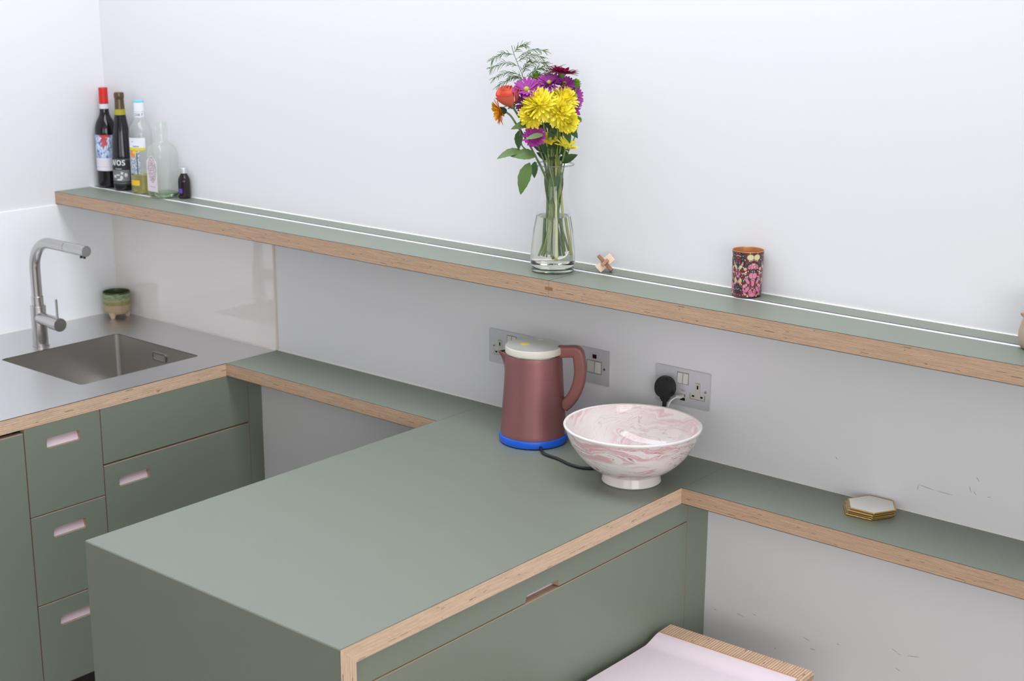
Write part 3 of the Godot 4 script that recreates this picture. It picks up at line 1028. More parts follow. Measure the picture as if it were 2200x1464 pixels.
	b.tube(spline([Vector3(2.144, 1.0385, 0.022), Vector3(2.1415, 1.0375, 0.034), Vector3(2.1365, 1.029, 0.044), Vector3(2.1330, 1.010, 0.046), Vector3(2.1310, 0.985, 0.042), Vector3(2.133, 0.95, 0.036), Vector3(2.138, 0.915, 0.035), Vector3(2.15, 0.9022, 0.045), Vector3(2.17, 0.9019, 0.06)]), [0.0016], 8)
	obj("cable", b, M.white_plastic, p)


func fix_normals(b: MB, centre: Vector3, inward := false) -> void:
	for k in b.n.size():
		if (b.n[k].dot(b.v[k] - centre) < 0) != inward:
			b.n[k] = -b.n[k]
	var idx := b.i.duplicate()
	b.i.clear()
	for k in range(0, idx.size(), 3):
		b.tri(idx[k], idx[k + 1], idx[k + 2])


# ------------------------------------------------------------------ sink things
func build_faucet() -> void:
	var t := thing("kitchen_tap", "brushed steel kitchen tap with curved spout beside the sink", "tap", Vector3(0.2101, H, 0.4162))
	var m: Material = M.chrome
	var b := MB.new()
	b.lathe([Vector2(0.0001, 0), Vector2(0.0236, 0), Vector2(0.0240, 0.0015), Vector2(0.0240, 0.004), Vector2(0.0216, 0.005), Vector2(0.0216, 0.118), Vector2(0.0208, 0.120), Vector2(0.0168, 0.1205), Vector2(0.0168, 0.146), Vector2(0.0160, 0.1475), Vector2(0.0150, 0.148)], 40, 0.4)
	obj("body", b, m, t)
	var path := []
	for k in 5:
		path.append(Vector3(0, 0.146 + 0.02 * k, 0))
	var r := 0.082
	for k in 15:
		var a := PI / 2 * k / 14.0
		path.append(Vector3(r - cos(a) * r, 0.229 + sin(a) * r, 0))
	for k in 4:
		path.append(Vector3(r + 0.021 * (k + 1), 0.311, 0))
	b = MB.new()
	b.tube(path, [0.0150], 28)
	obj("spout", b, m, t)
	b = MB.new()
	b.tube([Vector3(0.164, 0.311, 0), Vector3(0.1665, 0.311, 0)], [0.0142], 28)
	obj("joint_ring", b, M.dark, t)
	b = MB.new()
	b.tube([Vector3(0.1665, 0.311, 0), Vector3(0.1675, 0.311, 0), Vector3(0.2600, 0.311, 0), Vector3(0.2612, 0.311, 0)], [0.0145, 0.0152, 0.0152, 0.0145], 28)
	var head := obj("spray_head", b, m, t)
	for k in 2:
		b = MB.new()
		b.tube([Vector3(0.238 + k * 0.0145, 0.297, 0.002), Vector3(0.238 + k * 0.0145, 0.2905, 0.002)], [0.0042 - k * 0.0008], 12)
		obj("nozzle", b, M.dark, head)
	# mixer handle
	var d := Vector3(cos(0.11), 0, sin(0.11))
	b = MB.new()
	var c := Vector3(0, 0.0850, 0)
	b.tube([c, c + d * 0.078], [0.0180], 28)
	obj("mixer_barrel", b, m, t)
	b = MB.new()
	b.tube([c + d * 0.078, c + d * 0.0795], [0.0172], 28)
	obj("joint_ring", b, M.dark, t)
	b = MB.new()
	b.tube([c + d * 0.0795, c + d * 0.0805, c + d * 0.1300, c + d * 0.1310], [0.0184, 0.0192, 0.0192, 0.0184], 32)
	var h := obj("handle", b, m, t)
	b = MB.new()
	var q := c + d * 0.116
	b.tube([q + Vector3(0, 0.015, 0), q + Vector3(0, 0.0710, 0), q + Vector3(0, 0.0718, 0)], [0.0034, 0.0034, 0.0028], 14)
	obj("lever", b, m, h)


func build_pot() -> void:
	var t := thing("ceramic_pot", "small footed pot with green glaze and bare clay base in the corner", "pot", Vector3(0.0790, H, 0.0590))
	var im := Image.create(256, 128, false, Image.FORMAT_RGB8)
	var f := noise(0.02, 4, 31)
	var g := noise(0.12, 3, 32)
	for y in 128:
		for x in 256:
			var a := TAU * x / 256.0
			var p := Vector3(cos(a) * 40, y * 1.0, sin(a) * 40)
			var v := y / 128.0 + 0.03 * f.get_noise_3d(p.x, p.y * 0.4, p.z)
			var c: Color
			if v < 0.07: c = Color(0.19, 0.25, 0.12)
			elif v < 0.30: c = Color(0.36, 0.42, 0.27).lerp(Color(0.62, 0.66, 0.52), clampf(0.5 + g.get_noise_3d(p.x * 0.4, p.y * 3, p.z * 0.4) * 1.4, 0, 1))
			elif v < 0.40: c = Color(0.60, 0.63, 0.50).lerp(Color(0.50, 0.53, 0.36), clampf(0.5 + g.get_noise_3d(p.x * 0.4, p.y * 3, p.z * 0.4), 0, 1))
			elif v < 0.56: c = Color(0.48, 0.44, 0.24).lerp(Color(0.58, 0.55, 0.36), clampf(0.5 + g.get_noise_3d(p.x, p.y * 2, p.z), 0, 1))
			else: c = Color(0.66, 0.57, 0.47)
			im.set_pixel(x, y, c)
	var glaze := mat(Color.WHITE, 0.35)
	glaze.albedo_texture = tex(im)
	var b := MB.new()
	b.lathe([Vector2(0.034, 0.0135), Vector2(0.0385, 0.017), Vector2(0.0415, 0.026), Vector2(0.0425, 0.045), Vector2(0.0425, 0.075), Vector2(0.0415, 0.0815), Vector2(0.0400, 0.0820)], 48, 0.9)
	obj("body", b, glaze, t)
	b = MB.new()
	b.lathe([Vector2(0.0400, 0.0820), Vector2(0.0385, 0.080), Vector2(0.0380, 0.060), Vector2(0.036, 0.022), Vector2(0.0001, 0.019)], 48, 0.9)
	for k in b.n.size():
		b.n[k] = -b.n[k] if Vector2(b.n[k].x, b.n[k].z).dot(Vector2(b.v[k].x, b.v[k].z)) > 0 else b.n[k]
	obj("inside", b, mat(rgb8(70, 84, 48), 0.3), t)
	var clay := mat(rgb8(186, 164, 140), 0.75)
	b = MB.new()
	b.lathe([Vector2(0.0001, 0.013), Vector2(0.030, 0.013), Vector2(0.034, 0.0135)], 48, 0.9)
	obj("bottom", b, clay, t)
	for k in 3:
		var a := YAW - 0.25 + TAU * k / 3
		var c := Vector3(sin(a), 0, cos(a)) * 0.0295
		b = MB.new()
		b.tube([c + Vector3(0, 0.020, 0), c + Vector3(0, 0.010, 0), c + Vector3(0, 0.002, 0), c + Vector3(0, 0.0003, 0)], [0.0125, 0.0098, 0.0072, 0.0060], 16)
		obj("foot", b, clay, t)


# ------------------------------------------------------------------ kettle
func build_kettle() -> void:
	var t := thing("kettle", "dusty pink electric kettle with pale lid on a blue base", "kettle", Vector3(1.8275, H, 0.1470), YAW - 0.24)
	var im := Image.create(256, 256, false, Image.FORMAT_RGB8)
	var nz := noise(0.03, 4, 77)
	var pink := mat(rgb8(150, 99, 100), 0.40, 0.42)
	var hand := mat(rgb8(148, 92, 86), 0.40)
	var blue := mat(rgb8(20, 98, 222), 0.35)
	var b := MB.new()
	b.lathe([Vector2(0.0001, 0.0005), Vector2(0.074, 0.0005), Vector2(0.0795, 0.003), Vector2(0.0805, 0.008), Vector2(0.0805, 0.0150), Vector2(0.0795, 0.0185), Vector2(0.0765, 0.0195), Vector2(0.0755, 0.0165), Vector2(0.0001, 0.0165)], 64, 0.9)
	obj("base", b, blue, t)
	b = MB.new()
	var bump := func(th: float, y: float) -> float:
		if y < 0.155:
			return 0.0
		var d := absf(wrapf(th + PI / 2, -PI, PI))
		var k := clampf((y - 0.155) / 0.055, 0, 1)
		return maxf(0.0, 0.0215 * k * k * (1.0 - d / 0.34)) if d < 0.34 else 0.0
	var prof := [Vector2(0.0001, 0.0172), Vector2(0.0732, 0.0172), Vector2(0.0764, 0.0185), Vector2(0.0772, 0.0215)]
	for k in 24:
		var q := (k + 1) / 24.0
		prof.append(Vector2(lerpf(0.0772, 0.0652, q) - 0.0006 * sin(PI * q), lerpf(0.0215, 0.2085, q)))
	prof.append_array([Vector2(0.0642, 0.2103), Vector2(0.0600, 0.2105)])
	b.lathe(prof, 128, 0.6, Vector3.ZERO, bump)
	obj("body", b, pink, t)
	b = MB.new()
	b.lathe([Vector2(0.0605, 0.2103), Vector2(0.0640, 0.2107), Vector2(0.0640, 0.2140)], 64, 0.4)
	obj("steel_collar", b, M.chrome, t)
	var steel_lip := MB.new()
	var tri := [[Vector3(-0.063, 0.2100, 0.020), Vector3(-0.0850, 0.2098, 0.0), Vector3(-0.063, 0.2100, -0.020)], [Vector3(-0.062, 0.2000, 0.012), Vector3(-0.070, 0.2010, 0.0), Vector3(-0.062, 0.2000, -0.012)]]
	steel_lip.surface(tri)
	for k in steel_lip.n.size():
		if steel_lip.n[k].y < 0: steel_lip.n[k] = -steel_lip.n[k]
	obj("spout_lining", steel_lip, M.chrome, t)
	# lid
	b = MB.new()
	b.lathe([Vector2(0.0635, 0.2130), Vector2(0.0662, 0.2142), Vector2(0.0668, 0.2170), Vector2(0.0664, 0.2275), Vector2(0.0650, 0.2300)], 64, 0.8)
	var lid := obj("lid", b, mat(rgb8(226, 221, 208), 0.35), t)
	b = MB.new()
	b.lathe([Vector2(0.0650, 0.2300), Vector2(0.0620, 0.2312), Vector2(0.040, 0.2324), Vector2(0.020, 0.2330), Vector2(0.0001, 0.2332)], 64, 0.8)
	obj("lid_top", b, mat(rgb8(214, 212, 206), 0.30, 0.45), lid)
	b = MB.new()
	b.lathe([Vector2(0.0110, 0.0), Vector2(0.0108, 0.0006), Vector2(0.0001, 0.0007)], 32)
	obj("lid_button", b, mat(rgb8(236, 214, 62), 0.4), lid).position = Vector3(-0.0195, 0.2329, 0.008)
	b = MB.new()
	b.lathe([Vector2(0.0060, 0.0), Vector2(0.0058, 0.0006), Vector2(0.0001, 0.0007)], 24)
	obj("lid_vent", b, mat(rgb8(235, 235, 232), 0.4), lid).position = Vector3(0.006, 0.2324, -0.040)
	# handle: rounded section swept round a C
	var path := spline([Vector3(0.0580, 0.2185, 0), Vector3(0.0760, 0.2195, 0), Vector3(0.0920, 0.2208, 0), Vector3(0.1000, 0.2205, 0), Vector3(0.1045, 0.2140, 0), Vector3(0.1075, 0.2000, 0), Vector3(0.1095, 0.1800, 0), Vector3(0.1085, 0.1580, 0), Vector3(0.1035, 0.1360, 0), Vector3(0.0950, 0.1160, 0), Vector3(0.0840, 0.1000, 0), Vector3(0.0715, 0.0880, 0)], 6)
	b = MB.new()
	rounded_sweep(b, path, 0.0138, 0.0125, Vector3(0, 0, 1), 4.0)
	obj("handle", b, hand, t)
	# socket of the cord at the base, and the small clear gauge at its right
	var gz := MB.new()
	gz.box(Vector3(0.0755, 0.022, -0.006), Vector3(0.0790, 0.040, 0.008), 0.001)
	obj("switch", gz, mat(rgb8(150, 150, 152), 0.25), t)


func rounded_sweep(b: MB, path: Array, a: float, c: float, across: Vector3, pw: float) -> void:
	var rows := []
	var m := path.size()
	for r in m:
		var d: Vector3 = (path[mini(r + 1, m - 1)] - path[maxi(r - 1, 0)]).normalized()
		var o := d.cross(across).normalized()
		var row := []
		for k in 25:
			var th := TAU * k / 24
			var x := signf(cos(th)) * pow(absf(cos(th)), 2.0 / pw) * a
			var y := signf(sin(th)) * pow(absf(sin(th)), 2.0 / pw) * c
			row.append(path[r] + o * x + across * y)
		rows.append(row)
	var base := b.v.size()
	b.surface(rows)
	for k in range(base, b.v.size()):
		var r2 := (k - base) / 25
		if b.n[k].dot(b.v[k] - path[r2]) < 0:
			b.n[k] = -b.n[k]
	for e in [0, m - 1]:
		var d2: Vector3 = (path[0] - path[1]).normalized() if e == 0 else (path[m - 1] - path[m - 2]).normalized()
		var k0 := b.vert(path[e], d2, Vector2())
		for k in 24:
			var p := b.vert(rows[e][k], d2, Vector2())
			var q := b.vert(rows[e][k + 1], d2, Vector2())
			b.tri(k0, p, q)


# ------------------------------------------------------------------ bowl
func marble(sd: int, w: int, h: int, dense: float) -> Image:
	# swirled pigment: warped noise sampled round a cylinder so that it closes on itself
	var im := Image.create(w, h, false, Image.FORMAT_RGB8)
	var wa := noise(0.55, 3, sd)
	var wb := noise(0.55, 3, sd + 1)
	var f := noise(0.9, 4, sd + 2)
	var patch := noise(0.35, 2, sd + 3)
	for y in h:
		for x in w:
			var a := TAU * x / w
			var p := Vector3(cos(a) * 1.7, 3.4 * y / h + 0.35 * sin(a + 0.6) + 0.2 * sin(2 * a), sin(a) * 1.7)
			var q := p + Vector3(wa.get_noise_3dv(p), wb.get_noise_3dv(p), wa.get_noise_3dv(p + Vector3(9, 3, 1))) * 0.75
			var n1 := f.get_noise_3d(q.x * 0.75, q.y * 4.2, q.z * 0.75)
			var line := exp(-pow(n1 / 0.045, 2.0))
			var wide := smoothstep(0.0, 0.36, n1) * smoothstep(-0.30, 0.25, patch.get_noise_3dv(p)) * lerpf(0.85, 1.25, float(y) / h)
			var c := Color(0.965, 0.93, 0.925)
			c = c.lerp(Color(0.90, 0.71, 0.72), clampf(wide * dense, 0, 1))
			c = c.lerp(Color(0.72, 0.42, 0.44), clampf(line * dense * 0.55 * smoothstep(-0.35, 0.25, patch.get_noise_3dv(p + Vector3(4, 0, 2))), 0, 1))
			im.set_pixel(x, y, c)
	return im


func build_bowl() -> void:
	var t := thing("bowl", "large pink and white marbled ceramic bowl on a white foot", "bowl", Vector3(2.1610, H, 0.2200), YAW)
	var out := mat(Color.WHITE, 0.06)
	out.metallic_specular = 0.6
	out.albedo_texture = tex(marble(50, 640, 256, 1.7))
	var inn := mat(Color.WHITE, 0.03)
	inn.albedo_texture = tex(marble(90, 640, 256, 0.6))
	var white := mat(rgb8(240, 232, 228), 0.14)
	var b := MB.new()
	b.lathe([Vector2(0.0610, 0.0235), Vector2(0.0690, 0.0245), Vector2(0.0790, 0.0290), Vector2(0.0930, 0.0385), Vector2(0.1080, 0.0520), Vector2(0.1220, 0.0685), Vector2(0.1340, 0.0880), Vector2(0.1420, 0.1070), Vector2(0.1460, 0.1205)], 96, 0.9)
	obj("body", b, out, t)
	b = MB.new()
	b.lathe([Vector2(0.1460, 0.1205), Vector2(0.1484, 0.1225), Vector2(0.1490, 0.1255), Vector2(0.1478, 0.1278), Vector2(0.1450, 0.1280), Vector2(0.1428, 0.1265)], 96, 1.2)
	obj("rim", b, white, t)
	b = MB.new()
	b.lathe([Vector2(0.1428, 0.1265), Vector2(0.1385, 0.1090), Vector2(0.1300, 0.0890), Vector2(0.1180, 0.0700), Vector2(0.1040, 0.0545), Vector2(0.0880, 0.0425), Vector2(0.0700, 0.0345), Vector2(0.0400, 0.0305), Vector2(0.0001, 0.0300)], 96, 0.9)
	obj("inside", b, inn, t)
	b = MB.new()
	b.lathe([Vector2(0.0001, 0.006), Vector2(0.055, 0.006), Vector2(0.058, 0.0004), Vector2(0.0625, 0.0004), Vector2(0.0645, 0.0025), Vector2(0.0625, 0.0120), Vector2(0.0600, 0.0200), Vector2(0.0615, 0.0240)], 80, 0.6)
	obj("foot", b, white, t)


func build_coasters() -> void:
	var glassy := mat(rgb8(232, 230, 222), 0.12)
	var names := ["bottom", "second from bottom", "second from top", "topmost"]
	for k in 4:
		var dx: float = [-0.0022, 0.0020, 0.0006, 0.0034][k]
		var dz: float = [0.0030, 0.0012, 0.0024, -0.0012][k]
		var t := thing("coaster", "%s hexagonal brass-rimmed coaster of the stack on the right ledge" % names[k] if k < 3 else "topmost hexagonal coaster, its pale mirror face showing, on the right ledge", "coaster", Vector3(2.6400 + dx, H + 0.0043 * k, 0.0545 + dz), [0.02, -0.02, 0.015, 0.0][k], "hexagonal coasters stacked on the ledge")
		var o := PackedVector2Array()
		var inr := PackedVector2Array()
		for j in 6:
			var d := Vector2(cos(TAU * j / 6 + 0.03), sin(TAU * j / 6 + 0.03))
			o.append(d * 0.0535)
			inr.append(d * 0.0508)
		obj("glass", plate(inr, PackedVector2Array(), 0.0026, on_y(0.0034), glassy, glassy), null, t)
		var b := MB.new()
		var pts := []
		for j in 6:
			var d2 := Vector3(cos(TAU * j / 6 - 0.03), 0, sin(TAU * j / 6 - 0.03)) * 0.0522
			pts.append(d2 + Vector3(0, 0.0022, 0))
		for j in 6:
			b.tube([pts[j], pts[(j + 1) % 6]], [0.0020], 10)
			b.sphere(pts[j], Vector3.ONE * 0.0021, 6)
		obj("brass_rim", b, M.brass, t)


# ------------------------------------------------------------------ bottles
func patch_shell(r: float, y0: float, y1: float, a0: float, a1: float, seg := 20, r_top := -1.0) -> MB:
	var b := MB.new()
	var pts := []
	var ns := []
	var us := []
	for j in 2:
		var row := []
		var nr := []
		var ur := []
		var rr := r if j == 0 or r_top < 0 else r_top
		for k in seg + 1:
			var a := lerpf(a0, a1, float(k) / seg)
			row.append(Vector3(sin(a) * rr, y0 if j == 0 else y1, cos(a) * rr))
			nr.append(Vector3(sin(a), 0, cos(a)))
			ur.append(Vector2(float(k) / seg, 1.0 - j))
		pts.append(row); ns.append(nr); us.append(ur)
	b.grid(pts, ns, us)
	return b


func wrapped_text(s: String, height: float, r: float, a: float, y: float, font_bold := true) -> ArrayMesh:
	# lettering bent round a cylinder, centred on angle a
	var tm := TextMesh.new()
	var fnt := SystemFont.new()
	fnt.font_names = PackedStringArray(["Droid Sans"])
	fnt.font_weight = 700 if font_bold else 400
	tm.font = fnt
	tm.text = s
	tm.font_size = 32
	tm.pixel_size = 0.01
	tm.depth = 0.0
	var arr := tm.get_mesh_arrays()
	var v: PackedVector3Array = arr[Mesh.ARRAY_VERTEX]
	var lo := 1e9
	var hi := -1e9
	for p in v:
		lo = minf(lo, p.y); hi = maxf(hi, p.y)
	var k := height / maxf(hi - lo, 1e-6)
	var n := PackedVector3Array()
	for j in v.size():
		var th := a + v[j].x * k / r
		n.append(Vector3(sin(th), 0, cos(th)))
		v[j] = Vector3(sin(th) * r, y + (v[j].y - (lo + hi) / 2) * k, cos(th) * r)
	arr[Mesh.ARRAY_VERTEX] = v
	arr[Mesh.ARRAY_NORMAL] = n
	arr[Mesh.ARRAY_TANGENT] = null
	var m := ArrayMesh.new()
	m.add_surface_from_arrays(Mesh.PRIMITIVE_TRIANGLES, arr)
	return m


func blank_image(w: int, h: int, c: Color) -> Image:
	var im := Image.create(w, h, false, Image.FORMAT_RGB8)
	im.fill(c)
	return im


func dashes(im: Image, x0: int, x1: int, y: int, h: int, c: Color, r: RandomNumberGenerator) -> void:
	# small print too fine to read
	var x := x0
	while x < x1:
		var w := r.randi_range(2, 6)
		im.fill_rect(Rect2i(x, y + r.randi_range(0, 1), mini(w, x1 - x), h), c)
		x += w + r.randi_range(1, 3)


func label_mat(im: Image, rough := 0.6) -> StandardMaterial3D:
	var m := mat(Color.WHITE, rough)
	m.albedo_texture = tex(im)
	m.texture_repeat = false
	return m


func build_bottles() -> void:
	var r := RandomNumberGenerator.new()
	r.seed = 3
	# 1: wine bottle with red cap, painterly label
	var t := thing("wine_bottle", "dark wine bottle with a red cap and blue painted label in the corner", "bottle", Vector3(0.0420, SH, 0.0345), YAW, "bottles on the shelf")
	var wine := mat(rgb8(26, 22, 28), 0.06)
	var b := MB.new()
	b.lathe([Vector2(0.0001, 0.003), Vector2(0.024, 0.0005), Vector2(0.0285, 0.002), Vector2(0.0318, 0.007), Vector2(0.0322, 0.015), Vector2(0.0322, 0.168), Vector2(0.0316, 0.180), Vector2(0.0290, 0.193), Vector2(0.0240, 0.205), Vector2(0.0185, 0.2145), Vector2(0.0150, 0.223), Vector2(0.0138, 0.232), Vector2(0.0134, 0.245), Vector2(0.0130, 0.2995)], 48, 0.8)
	obj("glass_body", b, wine, t)
	b = MB.new()
	b.lathe([Vector2(0.0136, 0.2540), Vector2(0.0139, 0.2550), Vector2(0.0137, 0.2785), Vector2(0.0133, 0.2792), Vector2(0.0133, 0.2800), Vector2(0.0138, 0.2806), Vector2(0.0136, 0.3015), Vector2(0.0128, 0.3028), Vector2(0.0001, 0.3030)], 32, 0.5)
	obj("cap", b, mat(rgb8(206, 34, 28), 0.4), t)
	obj("neck_band", patch_shell(0.0139, 0.2395, 0.2540, -PI, PI, 32), mat(rgb8(214, 224, 232), 0.5), t)
	var im := blank_image(160, 192, Color(0.90, 0.89, 0.93))
	var nz := noise(0.05, 3, 8)
	var nw := noise(0.035, 3, 18)
	for y in 124:
		for x in 160:
			var k := nz.get_noise_2d(x * 1.6 + y * 0.5, y * 0.55)
			var k2 := nw.get_noise_2d(x * 1.2 - y * 0.4, y * 0.7)
			var c := Color(0.62, 0.71, 0.86).lerp(Color(0.87, 0.90, 0.95), clampf(0.5 + k * 1.8, 0, 1))
			c = c.lerp(Color(0.26, 0.36, 0.60), clampf((k2 - 0.12) * 4.0, 0, 0.85))
			var heart := Vector2((x - 84) / 22.0, (y - 34) / 34.0)
			if heart.length() + k * 0.7 < 0.85: c = c.lerp(Color(0.80, 0.20, 0.22), 0.8)
			if y < 12 and absf(x - 82) < 26 + k * 20: c = Color(0.84, 0.24, 0.22)
			im.set_pixel(x, y, c)
	for y in 4:
		dashes(im, 14, 146, 134 + y * 7, 2, Color(0.82, 0.78, 0.83), r)
	dashes(im, 24, 140, 168, 4, Color(0.88, 0.72, 0.76), r)
	obj("label", patch_shell(0.0327, 0.0530, 0.1620, -1.35, 1.35), label_mat(im), t)
	# 2: slim dark bottle with black label
	t = thing("wine_bottle", "slender dark bottle with olive neck and black lettered label", "bottle", Vector3(0.1255, SH, 0.0372), YAW, "bottles on the shelf")
	b = MB.new()
	b.lathe([Vector2(0.0001, 0.003), Vector2(0.024, 0.0005), Vector2(0.0285, 0.002), Vector2(0.0305, 0.007), Vector2(0.0310, 0.015), Vector2(0.0310, 0.100), Vector2(0.0300, 0.125), Vector2(0.0272, 0.155), Vector2(0.0230, 0.185), Vector2(0.0190, 0.210), Vector2(0.0163, 0.2285)], 48, 0.8)
	obj("glass_body", b, mat(rgb8(28, 25, 32), 0.05), t)
	b = MB.new()
	b.lathe([Vector2(0.0163, 0.2285), Vector2(0.0146, 0.250), Vector2(0.0138, 0.272), Vector2(0.0140, 0.276), Vector2(0.0150, 0.278), Vector2(0.0150, 0.288), Vector2(0.0142, 0.2930), Vector2(0.0100, 0.2945), Vector2(0.0001, 0.2940)], 36, 0.7)
	obj("glass_neck", b, mat(rgb8(84, 66, 30), 0.08), t)
	obj("neck_band", patch_shell(0.0166, 0.2270, 0.2440, -PI, PI, 32, 0.0155), mat(rgb8(168, 160, 36), 0.5), t)
	im = blank_image(160, 176, Color(0.16, 0.15, 0.165))
	dashes(im, 20, 150, 6, 3, Color(0.62, 0.62, 0.64), r)
	im.fill_rect(Rect2i(148, 10, 3, 120), Color(0.5, 0.5, 0.52))
	for y in range(76, 150):
		for x in range(6, 132):
			var k := nz.get_noise_2d(x * 2.4, y * 2.4)
			var g := 0.47 + 0.16 * k
			im.set_pixel(x, y, Color(g, g, g + 0.01))
	for q in [[108, 108, 10, 13], [84, 96, 8, 9], [80, 124, 9, 14], [58, 108, 14, 5], [34, 118, 12, 10], [66, 138, 18, 6]]:
		for y in range(q[1] - q[3], q[1] + q[3]):
			for x in range(q[0] - q[2], q[0] + q[2]):
				if pow(float(x - q[0]) / q[2], 2) + pow(float(y - q[1]) / q[3], 2) < 1.0:
					im.set_pixel(x, y, Color(0.84, 0.84, 0.85))
	dashes(im, 44, 84, 64, 6, Color(0.80, 0.80, 0.80), r)
	dashes(im, 8, 146, 158, 5, Color(0.56, 0.56, 0.58), r)
	obj("label", patch_shell(0.0314, 0.0170, 0.0985, -1.25, 1.30), label_mat(im), t)
	var word := obj("lettering", wrapped_text("WOS", 0.0165, 0.0318, -0.30, 0.0855), null, t)
	word.material_override = mat(rgb8(232, 234, 232), 0.6)
	# 3: clear bottle with a little liqueur
	t = thing("spirit_bottle", "clear glass bottle with blue cap and a little yellow liquid", "bottle", Vector3(0.2205, SH, 0.0370), YAW, "bottles on the shelf")
	b = MB.new()
	b.lathe([Vector2(0.0001, 0.002), Vector2(0.028, 0.0005), Vector2(0.0335, 0.003), Vector2(0.0345, 0.010), Vector2(0.0345, 0.178), Vector2(0.0330, 0.190), Vector2(0.0280, 0.201), Vector2(0.0210, 0.210), Vector2(0.0165, 0.219), Vector2(0.0150, 0.230), Vector2(0.0145, 0.256)], 48, 0.8)
	obj("glass_body", b, glass(0.05), t)
	b = MB.new()
	b.lathe([Vector2(0.0001, 0.006), Vector2(0.030, 0.006), Vector2(0.0325, 0.010), Vector2(0.0328, 0.0560), Vector2(0.0001, 0.0560)], 48, 0.6)
	obj("liquid", b, liquid(Color(0.86, 0.82, 0.42)), t)
	b = MB.new()
	b.lathe([Vector2(0.0150, 0.2440), Vector2(0.0153, 0.2455), Vector2(0.0153, 0.2690), Vector2(0.0150, 0.2700)], 32, 0.5)
	var cap := obj("cap", b, mat(rgb8(232, 234, 240), 0.4), t)
	b = MB.new()
	b.lathe([Vector2(0.0150, 0.2700), Vector2(0.0154, 0.2706), Vector2(0.0152, 0.2745), Vector2(0.0140, 0.2755), Vector2(0.0001, 0.2756)], 32, 0.5)
	obj("cap_top", b, mat(rgb8(120, 200, 232), 0.4), cap)
	im = blank_image(128, 40, Color(0.88, 0.89, 0.91))
	for q in [[30, 12, 4, 18], [38, 12, 10, 4], [38, 26, 10, 4], [52, 12, 4, 18], [58, 20, 8, 4], [66, 12, 4, 18], [74, 12, 5, 18], [98, 12, 4, 18], [102, 12, 8, 4]]:
		im.fill_rect(Rect2i(q[0], q[1], q[2], q[3]), Color(0.28, 0.29, 0.33))
	obj("neck_label", patch_shell(0.0158, 0.2270, 0.2430, -1.3, 1.3), label_mat(im), t)
	im = blank_image(128, 64, Color(0.90, 0.91, 0.94))
	dashes(im, 26, 48, 18, 3, Color(0.35, 0.38, 0.45), r)
	dashes(im, 40, 84, 40, 6, Color(0.26, 0.30, 0.42), r)
	im.fill_rect(Rect2i(0, 50, 128, 14), Color(0.90, 0.80, 0.16))
	obj("label", patch_shell(0.0349, 0.1310, 0.1680, -1.0, 0.62), label_mat(im), t)
	im = blank_image(64, 128, Color(0.62, 0.65, 0.70))
	for y in 128:
		for x in 64:
			var k := nz.get_noise_2d(x * 2.0, y * 1.4)
			var c := Color(0.52, 0.56, 0.62).lerp(Color(0.80, 0.82, 0.85), clampf(0.5 + k * 1.6, 0, 1))
			if Vector2((x - 24) / 15.0, (y - 18) / 20.0).length() < 1.0: c = Color(0.90, 0.56, 0.16)
			if Vector2((x - 36) / 14.0, (y - 8) / 8.0).length() < 1.0: c = Color(0.93, 0.76, 0.18)
			if x > 46 and x < 52 and y > 12: c = Color(0.22, 0.24, 0.25)
			if Vector2((x - 22) / 5.0, (y - 44) / 9.0).length() < 1.0: c = Color(0.86, 0.80, 0.66)
			im.set_pixel(x, y, c)
	obj("picture_label", patch_shell(0.0349, 0.0610, 0.1300, -1.0, 0.10), label_mat(im), t)
	obj("small_label", patch_shell(0.0349, 0.0260, 0.0420, -1.0, -0.05), mat(rgb8(236, 190, 52), 0.5), t)
	# 4: squared clear gin bottle
	var turn := YAW + PI / 4
	t = thing("gin_bottle", "squared pale green glass bottle with a pink line-drawn label, open neck", "bottle", Vector3(0.3295, SH, 0.0430), YAW, "bottles on the shelf")
	var rings := []
	for q in [[0.0005, 0.0001, 5.0], [0.0005, 0.0310, 5.0], [0.0030, 0.0355, 5.5], [0.0120, 0.0370, 5.5], [0.1180, 0.0370, 5.5], [0.1320, 0.0362, 5.2], [0.1450, 0.0335, 4.6], [0.1550, 0.0285, 3.6], [0.1610, 0.0230, 2.6], [0.1640, 0.0190, 2.0], [0.1700, 0.0172, 2.0], [0.1880, 0.0170, 2.0], [0.1895, 0.0188, 2.0], [0.2030, 0.0190, 2.0], [0.2050, 0.0166, 2.0], [0.2170, 0.0166, 2.0], [0.2190, 0.0155, 2.0], [0.2180, 0.0135, 2.0], [0.1900, 0.0132, 2.0]]:
		rings.append(Vector4(q[0], q[1], q[2], PI / 4))
	b = MB.new()
	b.loft(rings, 64, 0.7)
	obj("glass_body", b, glass(0.11, Color(0.74, 0.82, 0.74)), t)
	b = MB.new()
	var rb := []
	for q in [[0.0030, 0.0001, 5.0], [0.0030, 0.0300, 5.0], [0.0070, 0.0345, 5.5], [0.0140, 0.0355, 5.5], [0.0150, 0.0001, 5.0]]:
		rb.append(Vector4(q[0], q[1], q[2], PI / 4))
	b.loft(rb, 64, 0.7)
	obj("thick_base", b, liquid(Color(0.62, 0.74, 0.56), 0.05), t)
	im = blank_image(128, 256, Color(0.90, 0.86, 0.885))
	for y in 256:
		for x in 128:
			var d := Vector2((x - 64) / 46.0, (y - 108) / 82.0)
			var k := nw.get_noise_2d(x * 1.5, y * 1.5)
			var rr := d.length() + k * 0.12
			if rr < 1.0 and rr > 0.12:
				var s := sin(rr * 34.0 + d.angle() * 2.0)
				if s > 0.35: im.set_pixel(x, y, Color(0.62, 0.44, 0.50) if k < 0.12 else Color(0.42, 0.40, 0.42))
			if rr > 1.08 and rr < 1.22 and y < 100 and int(d.angle() * 24) % 3 != 0:
				im.set_pixel(x, y, Color(0.50, 0.46, 0.50))
